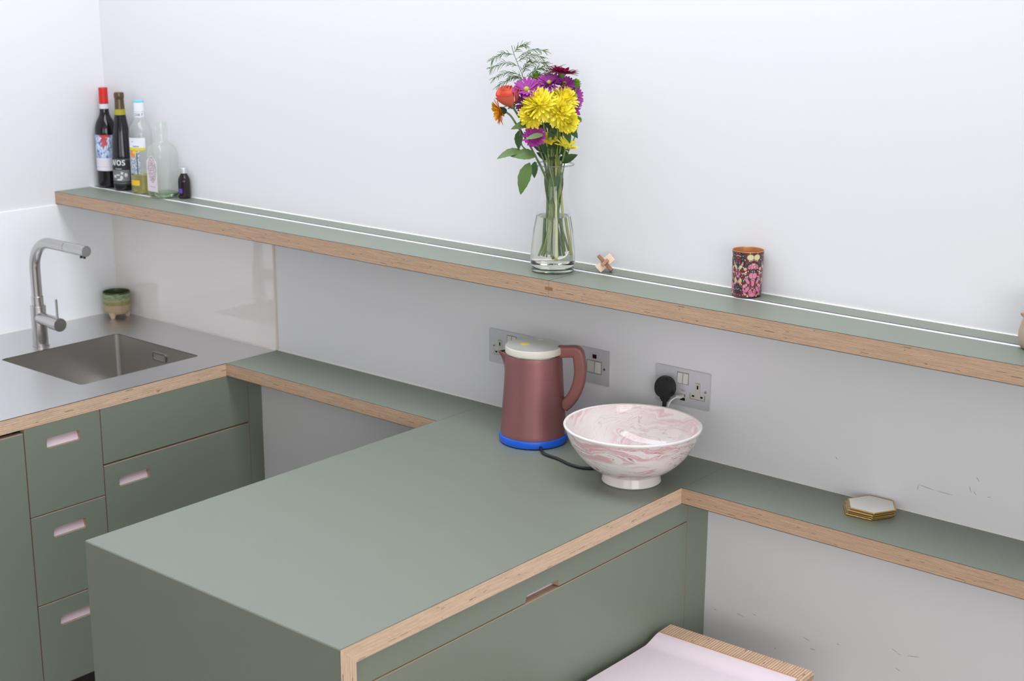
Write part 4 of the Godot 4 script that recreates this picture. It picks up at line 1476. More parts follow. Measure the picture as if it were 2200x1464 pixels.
	dashes(im, 30, 98, 214, 5, Color(0.62, 0.54, 0.58), r)
	var lab := MB.new()
	var q0 := Basis(Vector3.UP, -PI / 4)
	var pts := [Vector3(-0.0275, 0.0190, 0.0376), Vector3(0.0275, 0.0190, 0.0376), Vector3(0.0275, 0.1080, 0.0376), Vector3(0.0, 0.1265, 0.0376), Vector3(-0.0275, 0.1080, 0.0376)]
	var uvs := [Vector2(0, 1), Vector2(1, 1), Vector2(1, 0.08), Vector2(0.5, 0), Vector2(0, 0.08)]
	for k in 5:
		lab.vert(q0 * pts[k], q0 * Vector3(0, 0, 1), uvs[k])
	lab.tri(0, 1, 2); lab.tri(0, 2, 3); lab.tri(0, 3, 4)
	obj("label", lab, label_mat(im), t)
	# 5: miniature
	t = thing("miniature_bottle", "tiny dark brown bottle with silver cap at the right of the bottles", "bottle", Vector3(0.3955, SH, 0.0195), YAW, "bottles on the shelf")
	b = MB.new()
	b.lathe([Vector2(0.0001, 0.0005), Vector2(0.0155, 0.0005), Vector2(0.0176, 0.003), Vector2(0.0176, 0.050), Vector2(0.0165, 0.058), Vector2(0.0130, 0.066), Vector2(0.0100, 0.071), Vector2(0.0094, 0.080)], 36, 0.8)
	obj("glass_body", b, mat(rgb8(34, 18, 26), 0.06), t)
	b = MB.new()
	b.lathe([Vector2(0.0098, 0.0740), Vector2(0.0102, 0.0750), Vector2(0.0100, 0.0880), Vector2(0.0090, 0.0895), Vector2(0.0001, 0.0897)], 28, 0.5)
	obj("cap", b, mat(rgb8(206, 210, 214), 0.35, 0.6), t)
	obj("label", patch_shell(0.0179, 0.0170, 0.0300, -0.95, -0.15), mat(rgb8(86, 74, 168), 0.5), t)


func build_tumbler() -> void:
	var t := thing("tumbler", "round tumbler with pink, teal and burgundy pattern and copper inside", "tumbler", Vector3(2.3170, SH, 0.0372), YAW)
	# mirrored ornamental print: teal ground, burgundy clouds, pink ovals, cream dots
	var w := 512
	var h := 248
	var im := blank_image(w, h, Color(0.16, 0.21, 0.23))
	var f := noise(0.022, 3, 61)
	var g := noise(0.05, 2, 62)
	for y in h:
		for x in w:
			var mx := absi((x + 153) % 171 - 85)
			var c := Color(0.14, 0.20, 0.22)
			var k := f.get_noise_2d(mx * 1.3, y * 1.0)
			if k > 0.06: c = Color(0.44, 0.10, 0.16)
			elif k > 0.02: c = Color(0.62, 0.40, 0.30)
			elif g.get_noise_2d(mx, y) > 0.30: c = Color(0.10, 0.15, 0.17)
			im.set_pixel(x, y, c)
	var r := RandomNumberGenerator.new()
	r.seed = 12
	var spots := []
	for k in 30:
		spots.append([r.randf_range(0, 85), r.randf_range(0, h), r.randf_range(3.0, 11.0), r.randf_range(4.0, 18.0), [Color(0.84, 0.50, 0.60), Color(0.78, 0.42, 0.54), Color(0.86, 0.72, 0.58), Color(0.86, 0.84, 0.62)][r.randi_range(0, 3)], r.randf_range(-0.8, 0.8)])
	for k in 150:
		spots.append([r.randf_range(0, 85), r.randf_range(0, h), r.randf_range(1.2, 3.2), 0.0, [Color(0.93, 0.88, 0.80), Color(0.90, 0.66, 0.72), Color(0.72, 0.78, 0.80), Color(0.80, 0.20, 0.26)][r.randi_range(0, 3)], 0.0])
	spots.append_array([[18, 26, 20, 18, Color(0.86, 0.84, 0.64), 0.0], [9, 128, 15, 18, Color(0.88, 0.52, 0.66), 0.0], [0, 170, 10, 20, Color(0.86, 0.48, 0.62), 0.0], [30, 158, 9, 20, Color(0.86, 0.50, 0.62), 0.6], [6, 78, 8, 13, Color(0.86, 0.56, 0.64), 0.0], [30, 205, 10, 20, Color(0.84, 0.46, 0.60), -0.5], [0, 236, 20, 12, Color(0.84, 0.46, 0.58), 0.0]])
	for q in spots:
		var ry: float = q[3] if q[3] > 0 else q[2]
		for tile in 5:
			for side in [-1, 1]:
				var cx: float = tile * 171 - 153 + 85.5 + side * q[0]
				for y in range(maxi(0, int(q[1] - 24)), mini(h, int(q[1] + 24))):
					for x in range(maxi(0, int(cx - 24)), mini(w, int(cx + 24))):
						var d := Vector2(x - cx, y - q[1]).rotated(-q[5] * side)
						var e := pow(d.x / q[2], 2) + pow(d.y / ry, 2)
						if e < 1.0:
							var cc: Color = q[4]
							im.set_pixel(x, y, cc if e < 0.72 or q[2] < 3 else cc.darkened(0.35))
	var m := label_mat(im, 0.35)
	m.texture_repeat = true
	var b := MB.new()
	b.lathe([Vector2(0.0312, 0.0030), Vector2(0.0332, 0.0978)], 64)
	obj("printed_side", b, m, t)
	b = MB.new()
	b.lathe([Vector2(0.0001, 0.0004), Vector2(0.0298, 0.0004), Vector2(0.0312, 0.0030)], 64, 0.9)
	obj("bottom", b, mat(rgb8(60, 30, 30), 0.4), t)
	b = MB.new()
	b.lathe([Vector2(0.0332, 0.0978), Vector2(0.0330, 0.0986), Vector2(0.0325, 0.0986), Vector2(0.0322, 0.0978), Vector2(0.0304, 0.0050), Vector2(0.0001, 0.0042)], 64, 0.9)
	obj("copper_inside", b, mat(rgb8(230, 176, 120), 0.35, 0.7), t)


func build_toy() -> void:
	var t := thing("wooden_puzzle", "small interlocking wooden cross puzzle leaning on the shelf beside the vase", "puzzle", Vector3(1.9450, SH, 0.0440), YAW)
	var pale := mat(rgb8(232, 206, 182), 0.55)
	var brown := mat(rgb8(160, 112, 84), 0.55)
	var mid := mat(rgb8(178, 132, 104), 0.55)
	# axes of the three blocks, tilted as it lies
	var c := Vector3(0.0035, 0.0205, 0.002)
	var d1 := Vector3(0.74, 0.66, -0.14).normalized()       # pale slat
	var d2 := Vector3(0.80, -0.55, 0.22).normalized()       # brown bar
	d2 = (d2 - d1 * d1.dot(d2)).normalized()
	var d3 := d1.cross(d2).normalized()
	if d3.z < 0:
		d3 = -d3
	var put := func(called: String, m: Material, x: Vector3, y: Vector3, e: Vector3) -> void:
		var z := x.cross(y)
		var o := obj(called, boxm(-e / 2, e / 2, 0.0008), m, t)
		o.transform = Transform3D(Basis(x, y, z), c)
	put.call("pale_block", pale, d1, d2, Vector3(0.0440, 0.0200, 0.0075))
	put.call("brown_block", brown, d2, d3, Vector3(0.0460, 0.0185, 0.0078))
	put.call("small_block", mid, d3, d1, Vector3(0.0400, 0.0190, 0.0072))


func build_jug() -> void:
	var t := thing("stoneware_jug", "taupe stoneware jug with a stub handle at the shelf's right edge", "jug", Vector3(2.9630, SH, 0.0600), YAW)
	var m := mat(rgb8(176, 154, 136), 0.6)
	var b := MB.new()
	b.lathe([Vector2(0.0001, 0.0005), Vector2(0.036, 0.0005), Vector2(0.043, 0.004), Vector2(0.0470, 0.018), Vector2(0.0465, 0.034), Vector2(0.0425, 0.050), Vector2(0.0385, 0.064), Vector2(0.0365, 0.080), Vector2(0.037, 0.095), Vector2(0.0355, 0.096), Vector2(0.034, 0.080), Vector2(0.036, 0.02), Vector2(0.0001, 0.012)], 48, 0.9)
	obj("body", b, m, t)
	b = MB.new()
	b.tube([Vector3(-0.030, 0.066, 0.008), Vector3(-0.040, 0.068, 0.010), Vector3(-0.046, 0.070, 0.011), Vector3(-0.0495, 0.0712, 0.0118), Vector3(-0.0508, 0.0716, 0.012)], [0.0075, 0.0075, 0.0070, 0.0050, 0.0015], 16)
	obj("stub_handle", b, mat(rgb8(214, 182, 158), 0.5), t)


func build_stool() -> void:
	var t := thing("stool", "plywood stool with pink dished seat tucked against the peninsula", "stool")
	var pv := Vector3(2.28, 0, 0.2252)
	t.transform = Transform3D(Basis(Vector3.UP, 0.021), pv - Basis(Vector3.UP, 0.021) * pv)
	var x0 := 2.2800
	var x1 := 2.6230
	# seat profile in z, y: a raised flat rim at the back, then a shallow dish
	var top := [Vector2(0.2270, 0.5990), Vector2(0.2722, 0.5982)]
	var dish := []
	for k in 13:
		var q := k / 12.0
		dish.append(Vector2(lerpf(0.2735, 0.330, q), 0.5972 - 0.0118 * (q * q * (3 - 2 * q))))
	dish.append_array([Vector2(0.40, 0.5862), Vector2(0.50, 0.5885), Vector2(0.60, 0.5905)])
	# laminated block: one slab beside the next along x, with the plies on edge
	var w := 0.0181
	var n := int(round((x1 - x0) / w))
	for k in n:
		var a := x0 + (x1 - x0) * k / n
		var c := x0 + (x1 - x0) * (k + 1) / n
		var e := MB.new()
		var us := k * 0.37
		var pl: Array = []
		pl.append_array(top)
		pl.append_array(dish)
		var low := 0.555
		for j in pl.size() - 1:
			var p: Vector2 = pl[j]
			var q: Vector2 = pl[j + 1]
			var dn := (q - p).normalized()
			e.quad(Vector3(a, p.y, p.x), Vector3(c, p.y, p.x), Vector3(c, q.y, q.x), Vector3(a, q.y, q.x), Vector3(0, dn.x, -dn.y), Vector2(p.x * 2 + us, 0), Vector2(p.x * 2 + us, 1), Vector2(q.x * 2 + us, 1), Vector2(q.x * 2 + us, 0))
		e.quad(Vector3(a, low, 0.227), Vector3(c, low, 0.227), Vector3(c, 0.599, 0.227), Vector3(a, 0.599, 0.227), Vector3(0, 0, -1), Vector2(us, 0), Vector2(us, 1), Vector2(us + 0.1, 1), Vector2(us + 0.1, 0))
		e.quad(Vector3(a, low, 0.227), Vector3(c, low, 0.227), Vector3(c, low, 0.60), Vector3(a, low, 0.60), Vector3.DOWN)
		e.quad(Vector3(a, low, 0.60), Vector3(c, low, 0.60), Vector3(c, 0.5905, 0.60), Vector3(a, 0.5905, 0.60), Vector3.BACK)
		for s in 2:
			var x: float = a if s == 0 else c
			for j in pl.size() - 1:
				var p2: Vector2 = pl[j]
				var q2: Vector2 = pl[j + 1]
				e.quad(Vector3(x, low, p2.x), Vector3(x, low, q2.x), Vector3(x, q2.y, q2.x), Vector3(x, p2.y, p2.x), Vector3(-1 if s == 0 else 1, 0, 0))
		var mm: StandardMaterial3D = M.ply4
		obj("ply_slab", e, mm, t)
	# pink skin over the dish
	var rows := []
	for p in dish:
		rows.append([Vector3(x0 + 0.0005, p.y + 0.0012, p.x), Vector3((x0 + x1) / 2, p.y + 0.0012, p.x), Vector3(x1 - 0.012, p.y + 0.0012, p.x)])
	var b := MB.new()
	b.surface(rows)
	for k in b.n.size():
		if b.n[k].y < 0: b.n[k] = -b.n[k]
	obj("pink_seat", b, M.pink, t)
	# oiled rim edge
	b = MB.new()
	b.tube([Vector3(x0, 0.5978, 0.2727), Vector3(x1 - 0.012, 0.5978, 0.2727)], [0.0016], 8)
	obj("rim_edge", b, mat(rgb8(196, 142, 92), 0.5), t)
	for s in 2:
		var x: float = x0 + 0.02 if s == 0 else x1 - 0.044
		obj("leg", boxm(Vector3(x, 0.0005, 0.25), Vector3(x + 0.024, 0.555, 0.58), 0.001), M.ply, t)


# ------------------------------------------------------------------ vase and flowers
func build_vase() -> void:
	var t := thing("glass_vase", "clear glass carafe vase half full of water on the shelf", "vase", VASE, YAW)
	var prof := [Vector2(0.0001, 0.0006), Vector2(0.0440, 0.0006), Vector2(0.0490, 0.0030), Vector2(0.0508, 0.0090), Vector2(0.0515, 0.0200), Vector2(0.0515, 0.0320), Vector2(0.0505, 0.0500), Vector2(0.0487, 0.0720), Vector2(0.0452, 0.1000), Vector2(0.0400, 0.1280), Vector2(0.0345, 0.1520), Vector2(0.0302, 0.1740), Vector2(0.0282, 0.1920), Vector2(0.0292, 0.2080), Vector2(0.0335, 0.2230), Vector2(0.0395, 0.2330), Vector2(0.0448, 0.2385)]
	for k in prof.size():
		prof[k] = Vector2(prof[k].x, prof[k].y * 1.018)
	var b := MB.new()
	b.lathe(prof, 72, 0.9)
	obj("glass_wall", b, glass(0.03), t)
	b = MB.new()
	var rim := []
	for k in 73:
		var a := TAU * k / 72
		rim.append(Vector3(sin(a) * 0.0452, 0.2435, cos(a) * 0.0452))
	b.tube(rim, [0.0016], 10, false)
	obj("rim", b, glass(0.38, Color(0.40, 0.47, 0.45)), t)
	b = MB.new()
	b.lathe([Vector2(0.0001, 0.0012), Vector2(0.0435, 0.0012), Vector2(0.0482, 0.0034), Vector2(0.0498, 0.0085), Vector2(0.0470, 0.0105), Vector2(0.0001, 0.0085)], 72, 0.5)
	obj("thick_base", b, liquid(Color(0.93, 0.97, 0.90), 0.05), t)
	b = MB.new()
	b.lathe([Vector2(0.0001, 0.0110), Vector2(0.0455, 0.0118), Vector2(0.0497, 0.0160), Vector2(0.0502, 0.0320), Vector2(0.0492, 0.0500), Vector2(0.0474, 0.0720), Vector2(0.0439, 0.1000), Vector2(0.0389, 0.1270), Vector2(0.0001, 0.1262)], 72, 0.6)
	obj("water", b, liquid(Color(0.975, 0.975, 0.93)), t)


func stem_path(head: Vector3, out_dir: Vector3, k: int) -> Array:
	# from the head down through the neck to the bottom of the vase
	var r := RandomNumberGenerator.new()
	r.seed = 400 + k
	var a := r.randf() * TAU
	var nr := 0.021 * sqrt(r.randf())
	var neck := Vector3(cos(a) * nr, 0.192, sin(a) * nr)
	var foot := Vector3(-neck.x * 0.9 + r.randf_range(-0.012, 0.022), r.randf_range(0.024, 0.050), -neck.z * 0.9 + r.randf_range(-0.010, 0.012))
	var flat := Vector2(foot.x, foot.z)
	if flat.length() > 0.03:
		flat = flat.normalized() * 0.03
	foot = Vector3(flat.x, foot.y, flat.y)
	var upper := neck.lerp(head, 0.35) + Vector3(0, 0.008, 0)
	upper.x *= 0.9
	return spline([foot, foot.lerp(neck, 0.5), neck, upper, neck.lerp(head, 0.72) + out_dir * -0.008 + Vector3(0, 0.004, 0), head + out_dir * -0.004], 6)


func petal(b: MB, at: Vector3, along: Vector3, up: Vector3, length: float, width: float, curl: float, cup: float, pinch := 0.35, nseg := 5) -> void:
	var side := along.cross(up).normalized()
	var rows := []
	var p := at
	var d := along
	var n := up
	for j in nseg + 1:
		var q := float(j) / nseg
		var w := width * (pinch + (1 - pinch) * sin(clampf(q * 1.15, 0, 1) * PI * 0.62)) * (1.0 if q < 0.82 else (0.86 if q < 0.99 else 0.42))
		rows.append([p - side * w + n * w * cup, p - n * w * cup * 0.2, p + side * w + n * w * cup])
		var ang := curl / nseg
		var nd := d * cos(ang) + n * sin(ang)
		n = n * cos(ang) - d * sin(ang)
		d = nd
		p += d * length / nseg
	b.surface(rows)
	# two-sided sheets: normals towards the upper side
	var cnt := (nseg + 1) * 3
	for k in range(b.v.size() - cnt, b.v.size()):
		if b.n[k].dot(up) < 0 and b.n[k].dot(n) < 0:
			b.n[k] = -b.n[k]


func frame(n: Vector3) -> Basis:
	var y := n.normalized()
	var x := y.cross(Vector3(0, 0, 1) if absf(y.z) < 0.9 else Vector3.RIGHT).normalized()
	return Basis(x, y, x.cross(y))


func flower_head(b: MB, c: Vector3, n: Vector3, layers: Array, sd: int) -> void:
	# layers: [count, start radius, elevation, length, half width, curl, rise]
	var r := RandomNumberGenerator.new()
	r.seed = sd
	var f := frame(n)
	for l in layers.size():
		var q: Array = layers[l]
		for k in int(q[0]):
			var a: float = TAU * (k + 0.5 * (l % 2)) / q[0] + r.randf_range(-0.09, 0.09)
			var e: float = q[2] + r.randf_range(-0.16, 0.16)
			var rad := f * Vector3(cos(a), 0, sin(a))
			var along := (rad * cos(e) + f.y * sin(e)).normalized()
			var up := (f.y * cos(e) - rad * sin(e)).normalized()
			petal(b, c + rad * q[1] + f.y * q[6], along, up, q[3] * r.randf_range(0.88, 1.08), q[4], q[5] + r.randf_range(-0.28, 0.28), 0.25)


func soft(c: Color, light: Color, rough := 0.6) -> StandardMaterial3D:
	var m := mat(c, rough, 0.0, 0.3)
	m.backlight_enabled = true
	m.backlight = light
	return m


func leaf(parent: Node, m: Material, a: Vector3, tip: Vector3, up: Vector3, width: float, droop := 0.2, called := "leaf") -> void:
	var b := MB.new()
	var d := tip - a
	var side := d.cross(up).normalized()
	var n := side.cross(d).normalized()
	if n.dot(up) < 0:
		n = -n
	var rows := []
	for j in 11:
		var q := j / 10.0
		var w := width * pow(sin(PI * pow(q, 0.8)), 0.85) if j > 0 and j < 10 else 0.0004
		w *= 1.0 + (0.05 if j % 2 else -0.03)
		var p := a + d * q + n * (sin(PI * q) * droop * d.length() * 0.25)
		var row := []
		for k in 5:
			var s := (k - 2) / 2.0
			row.append(p + side * w * s + n * absf(s) * w * 0.28)
		rows.append(row)
	b.surface(rows)
	for k in b.n.size():
		if b.n[k].dot(n) < 0:
			b.n[k] = -b.n[k]
	obj(called, b, m, parent)


func bloom_thing(called: String, label: String, k: int, head: Vector3, n: Vector3, stem_m: Material, group := "flowers in the vase", thick := 0.0020) -> Node3D:
	var t := thing(called, label, "flower", FLOWERS, YAW, group)
	var b := MB.new()
	b.tube(stem_path(head, n, k), [thick * 1.25, thick * 1.2, thick], 8)
	obj("stem", b, stem_m, t)
	return t


func build_flowers() -> void:
	var stem := mat(rgb8(132, 152, 88), 0.45)
	var stem2 := mat(rgb8(106, 128, 82), 0.45)
	var stem3 := mat(rgb8(172, 172, 92), 0.45)
	var yellow := soft(rgb8(255, 241, 78), Color(0.42, 0.39, 0.10))
	var purple := soft(rgb8(158, 66, 152), Color(0.25, 0.08, 0.25))
	var magenta := soft(rgb8(176, 66, 158), Color(0.25, 0.06, 0.22))
	var burgundy := soft(rgb8(150, 34, 92), Color(0.18, 0.03, 0.1))
	var coral := soft(rgb8(236, 116, 96), Color(0.30, 0.12, 0.08))
	var orange := soft(rgb8(232, 158, 30), Color(0.3, 0.15, 0.02))
	var green_eye := mat(rgb8(172, 178, 50), 0.7)
	var lime := soft(rgb8(112, 158, 32), Color(0.1, 0.18, 0.02))
	var leafm := soft(rgb8(96, 122, 70), Color(0.10, 0.14, 0.05), 0.38)
	var leafd := soft(rgb8(68, 92, 56), Color(0.06, 0.09, 0.03), 0.42)
	var calyx := mat(rgb8(52, 64, 44), 0.6)
	# ---- yellow chrysanthemums
	var mum := func(s: float, open: float) -> Array:
		return [[30, 0.004, -0.16 - open, 0.0290 * s, 0.0036, 0.20, 0.000], [28, 0.004, 0.10 - open * 0.6, 0.0280 * s, 0.0036, 0.35, 0.001], [26, 0.004, 0.34, 0.0255 * s, 0.0034, 0.55, 0.003], [22, 0.003, 0.60, 0.0215 * s, 0.0028, 0.60, 0.005], [18, 0.002, 0.88, 0.0175 * s, 0.0026, 0.55, 0.007], [12, 0.001, 1.18, 0.0140 * s, 0.0026 * s, 0.4, 0.009]]
	var ys := [
		["large yellow chrysanthemum at the front left of the bouquet, topmost yellow bloom", Vector3(-0.0330, 0.3760, 0.048), Vector3(-0.25, 0.80, 0.55), 1.36, 0.3],
		["yellow chrysanthemum at the upper right of the bouquet below the purple daisies", Vector3(0.0190, 0.3850, 0.030), Vector3(0.28, 0.82, 0.50), 1.08, 0.2],
		["yellow chrysanthemum in the middle right facing out above the bare stems", Vector3(0.0100, 0.3610, 0.050), Vector3(0.30, 0.56, 0.78), 1.14, 0.35],
		["yellow chrysanthemum tucked under the largest yellow bloom at left", Vector3(-0.0520, 0.3520, 0.044), Vector3(-0.45, 0.42, 0.79), 0.95, 0.35],
		["yellow chrysanthemum drooping lowest on the right of the yellow cluster", Vector3(0.0270, 0.3400, 0.044), Vector3(0.45, 0.12, 0.88), 0.86, 0.4],
	]
	for k in ys.size():
		var q: Array = ys[k]
		var n: Vector3 = q[2].normalized()
		var t := bloom_thing("yellow_chrysanthemum", q[0], k, q[1], n, stem, "yellow chrysanthemums in the vase")
		var b := MB.new()
		flower_head(b, q[1], n, mum.call(q[3], q[4]), 20 + k)
		obj("petals", b, yellow, t)
		b = MB.new()
		b.sphere(q[1] - n * 0.002, Vector3.ONE * 0.005, 8)
		obj("calyx", b, stem2, t)
	var side_y := func(label: String, k: int, c: Vector3, n: Vector3, s: float) -> void:
		var t := bloom_thing("yellow_daisy", label, k, c, n, stem, "yellow daisies low in the vase")
		var b := MB.new()
		flower_head(b, c, n, [[16, 0.004, 0.10, 0.0235 * s, 0.0036, 0.25, 0.0], [14, 0.004, 0.28, 0.0210 * s, 0.0034, 0.3, 0.001]], 50 + k)
		obj("petals", b, yellow, t)
		b = MB.new()
		b.sphere(c + n * 0.001, Vector3.ONE * 0.006, 8)
		obj("flower_centre", b, green_eye, t)
	side_y.call("yellow daisy seen edge-on low at the right above the vase rim", 6, Vector3(0.0250, 0.2830, 0.040), Vector3(0.28, 0.93, 0.22).normalized(), 1.05)
	side_y.call("small yellow daisy half hidden among stems behind the low purple daisy", 7, Vector3(-0.0100, 0.2985, 0.022), Vector3(-0.2, 0.6, 0.75).normalized(), 0.6)
	# ---- purple daisies
	var daisy := func(label: String, k: int, c: Vector3, n: Vector3, s: float, m: Material, lay: int) -> void:
		var t := bloom_thing("purple_daisy", label, k, c, n, stem2, "purple daisies in the vase")
		var b := MB.new()
		var l := [[20, 0.005, 0.12, 0.0270 * s, 0.0037 * s, 0.15, 0.0], [18, 0.005, 0.28, 0.0240 * s, 0.0034 * s, 0.25, 0.001]]
		if lay > 2: l.append([12, 0.004, 0.5, 0.018 * s, 0.0038 * s, 0.3, 0.002])
		flower_head(b, c, n, l, 80 + k)
		obj("petals", b, m, t)
		b = MB.new()
		b.sphere(c + n * 0.002, Vector3.ONE * 0.0062 * s, 8)
		obj("flower_centre", b, green_eye, t)
		b = MB.new()
		b.sphere(c - n * 0.003, Vector3.ONE * 0.0055 * s, 8)
		obj("calyx", b, calyx, t)
	daisy.call("purple daisy with green eye at upper left beside the coral rose", 10, Vector3(-0.0625, 0.4060, 0.030), Vector3(-0.12, 0.80, 0.58).normalized(), 1.08, purple, 2)
	daisy.call("purple daisy at the top centre above the yellow blooms", 11, Vector3(-0.0130, 0.4200, 0.018), Vector3(-0.05, 0.86, 0.50).normalized(), 0.95, purple, 3)
	daisy.call("purple daisy just under the burgundy gerbera", 12, Vector3(0.0200, 0.4180, 0.012), Vector3(0.25, 0.82, 0.52).normalized(), 0.78, purple, 3)
	daisy.call("purple daisy facing right behind the yellow blooms, below the green pompom", 13, Vector3(0.0440, 0.3900, -0.008), Vector3(0.80, 0.32, 0.50).normalized(), 0.85, purple, 2)
	daisy.call("purple daisy peeping out lowest on the right edge of the bouquet", 14, Vector3(0.0400, 0.3560, 0.000), Vector3(0.80, 0.0, 0.60).normalized(), 0.66, purple, 2)
	daisy.call("magenta daisy hanging low at front left under a green leaf", 15, Vector3(-0.0440, 0.3060, 0.046), Vector3(-0.18, 0.30, 0.94).normalized(), 0.82, magenta, 3)
	daisy.call("purple daisy mostly hidden behind the largest yellow bloom at left", 16, Vector3(-0.0640, 0.3740, 0.018), Vector3(-0.6, 0.1, 0.78).normalized(), 0.78, purple, 2)
	# ---- burgundy gerbera seen from the side
	var gc := Vector3(0.0150, 0.4390, 0.006)
	var gn := Vector3(0.10, 0.98, -0.10).normalized()
	var g := bloom_thing("burgundy_gerbera", "burgundy gerbera seen from the side at the top right of the bouquet", 20, gc, gn, stem, "flowers in the vase", 0.0024)
	var gb := MB.new()
	flower_head(gb, gc, gn, [[26, 0.006, 0.32, 0.0370, 0.0038, -0.25, 0.0], [24, 0.006, 0.44, 0.0310, 0.0036, -0.2, 0.001], [18, 0.005, 0.62, 0.018, 0.003, 0.0, 0.002]], 121)
	obj("petals", gb, burgundy, g)
	gb = MB.new()
	gb.lathe([Vector2(0.0024, -0.012), Vector2(0.0060, -0.007), Vector2(0.0100, 0.002)], 16)
	obj("calyx", gb, stem2, g).transform = Transform3D(frame(gn), gc)
	# ---- coral rose
	var rc := Vector3(-0.0945, 0.3730, 0.022)
	var rn := Vector3(-0.30, 0.92, 0.26).normalized()
	g = bloom_thing("coral_rose", "coral orange rose at the left of the bouquet", 21, rc, rn, stem2, "flowers in the vase", 0.0024)
	gb = MB.new()
	var rf := frame(rn)
	for k in 11:
		var inner := k < 5
		var span := 2.5 if inner else 1.9
		var r0: float = 0.006 + 0.0016 * k if inner else 0.0150 + 0.0010 * (k - 5)
		var hgt: float = 0.048 - 0.0012 * k
		var a0 := k * 2.1
		var rows := []
		for j in 8:
			var q := j / 7.0
			var rad := r0 * (0.42 + 0.85 * sin(q * PI * 0.60)) + (0.0 if inner else 0.0065 * pow(q, 4))
			var row := []
			for s in 11:
				var u := (s - 5) / 5.0
				var dip := 0.0065 * u * u * q
				var a := a0 + u * span / 2 * (0.55 + 0.45 * sin(clampf(q * 1.3, 0, 1) * PI * 0.5))
				row.append(rc + rf * Vector3(cos(a) * rad, hgt * q - dip - 0.002, sin(a) * rad))
			rows.append(row)
		var base := gb.v.size()
		gb.surface(rows)
		for p in range(base, gb.v.size()):
			if gb.n[p].dot(gb.v[p] - rc - rn * 0.015) < 0:
				gb.n[p] = -gb.n[p]
	obj("petals", gb, coral, g)
	gb = MB.new()
	flower_head(gb, rc, -rn, [[5, 0.003, -0.5, 0.024, 0.0035, 0.3, 0.0]], 131)
	gb.sphere(rc - rn * 0.003, Vector3.ONE * 0.0068, 8)
	obj("calyx", gb, stem2, g)
	# ---- small orange bloom behind
	rc = Vector3(-0.0380, 0.4160, 0.004)
	g = bloom_thing("orange_daisy", "small orange-red bloom half hidden between the purple daisies", 22, rc, Vector3(0, 0.7, 0.7), stem2)
	gb = MB.new()
	flower_head(gb, rc, Vector3(0.05, 0.75, 0.65), [[14, 0.003, 0.2, 0.018, 0.0034, 0.2, 0.0], [12, 0.003, 0.5, 0.015, 0.003, 0.2, 0.001]], 141)
	obj("petals", gb, soft(rgb8(216, 84, 30), Color(0.3, 0.08, 0.02)), g)
	# ---- orange gerbera turned away
	rc = Vector3(-0.1190, 0.3590, 0.026)
	rn = Vector3(-0.93, -0.18, 0.30).normalized()
	var t2 := thing("orange_gerbera", "orange-yellow gerbera turned away at the far left of the bouquet", "flower", FLOWERS, YAW, "flowers in the vase")
	gb = MB.new()
	gb.tube(spline([Vector3(-0.006, 0.035, 0.006), Vector3(-0.004, 0.12, 0.002), Vector3(-0.012, 0.192, 0.004), Vector3(-0.050, 0.275, 0.016), Vector3(-0.082, 0.326, 0.022), Vector3(-0.098, 0.350, 0.024), rc - rn * 0.006], 6), [0.0026, 0.0022], 8)
	obj("stem", gb, stem2, t2)
	gb = MB.new()
	flower_head(gb, rc, rn, [[20, 0.006, 0.42, 0.0240, 0.0034, -0.35, 0.0], [18, 0.006, 0.62, 0.0220, 0.0032, -0.25, 0.001], [14, 0.005, 0.85, 0.018, 0.003, -0.1, 0.002]], 151)
	obj("petals", gb, orange, t2)
	gb = MB.new()
	gb.lathe([Vector2(0.0026, -0.0135), Vector2(0.0070, -0.0095), Vector2(0.0098, -0.003), Vector2(0.0104, 0.002)], 18)
	obj("calyx", gb, calyx, t2).transform = Transform3D(frame(rn), rc)
	# ---- green button pompoms
	var bs := [
		["green button pompom at the back of the bouquet under the fern", Vector3(-0.0400, 0.4300, -0.006), 0.0115],
		["green button pompom between the purple daisies at the top", Vector3(-0.0010, 0.4300, 0.004), 0.0085],
		["green button pompom at the right, below the burgundy gerbera", Vector3(0.0470, 0.4160, -0.006), 0.0115],
		["smallest green button pompom at the right edge beside the lowest yellow bloom", Vector3(0.0540, 0.3370, -0.004), 0.0080],
		["green bud at the left below the hidden purple daisy", Vector3(-0.0720, 0.3500, 0.018), 0.0075],
	]
	for k in bs.size():
		var q: Array = bs[k]
		var t := bloom_thing("green_pompom", q[0], 30 + k, q[1], Vector3.UP, stem, "green pompoms in the vase", 0.0014)
		var b := MB.new()
		b.sphere(q[1], Vector3.ONE * q[2] * 0.75, 8)
		for l in 5:
			var e := -0.5 + 0.42 * l
			var cnt := int(16 * cos(e)) + 3
			for p in cnt:
				var a := TAU * (p + 0.5 * (l % 2)) / cnt
				var d := Vector3(cos(e) * cos(a), sin(e), cos(e) * sin(a))
				petal(b, q[1] + d * q[2] * 0.6, d, (Vector3.UP - d * d.y).normalized() if absf(d.y) < 0.95 else Vector3.RIGHT, q[2] * 0.55, q[2] * 0.17, 0.6, 0.3, 0.6, 3)
		obj("pompom", b, lime, t)
	# ---- foliage stems
	var f1 := thing("rose_foliage", "large glossy green rose leaves spilling over the left of the vase rim", "foliage", FLOWERS, YAW, "foliage in the vase")
	gb = MB.new()
	gb.tube(spline([Vector3(0.006, 0.030, 0.010), Vector3(0.002, 0.12, 0.006), Vector3(-0.014, 0.200, 0.012), Vector3(-0.040, 0.258, 0.030), Vector3(-0.072, 0.285, 0.032), Vector3(-0.076, 0.325, 0.030)], 6), [0.0022, 0.0016], 8)
	obj("stem", gb, stem2, f1)
	leaf(f1, leafm, Vector3(-0.0500, 0.3330, 0.040), Vector3(-0.0965, 0.3215, 0.042), Vector3(0.1, 0.8, 0.6), 0.0115)
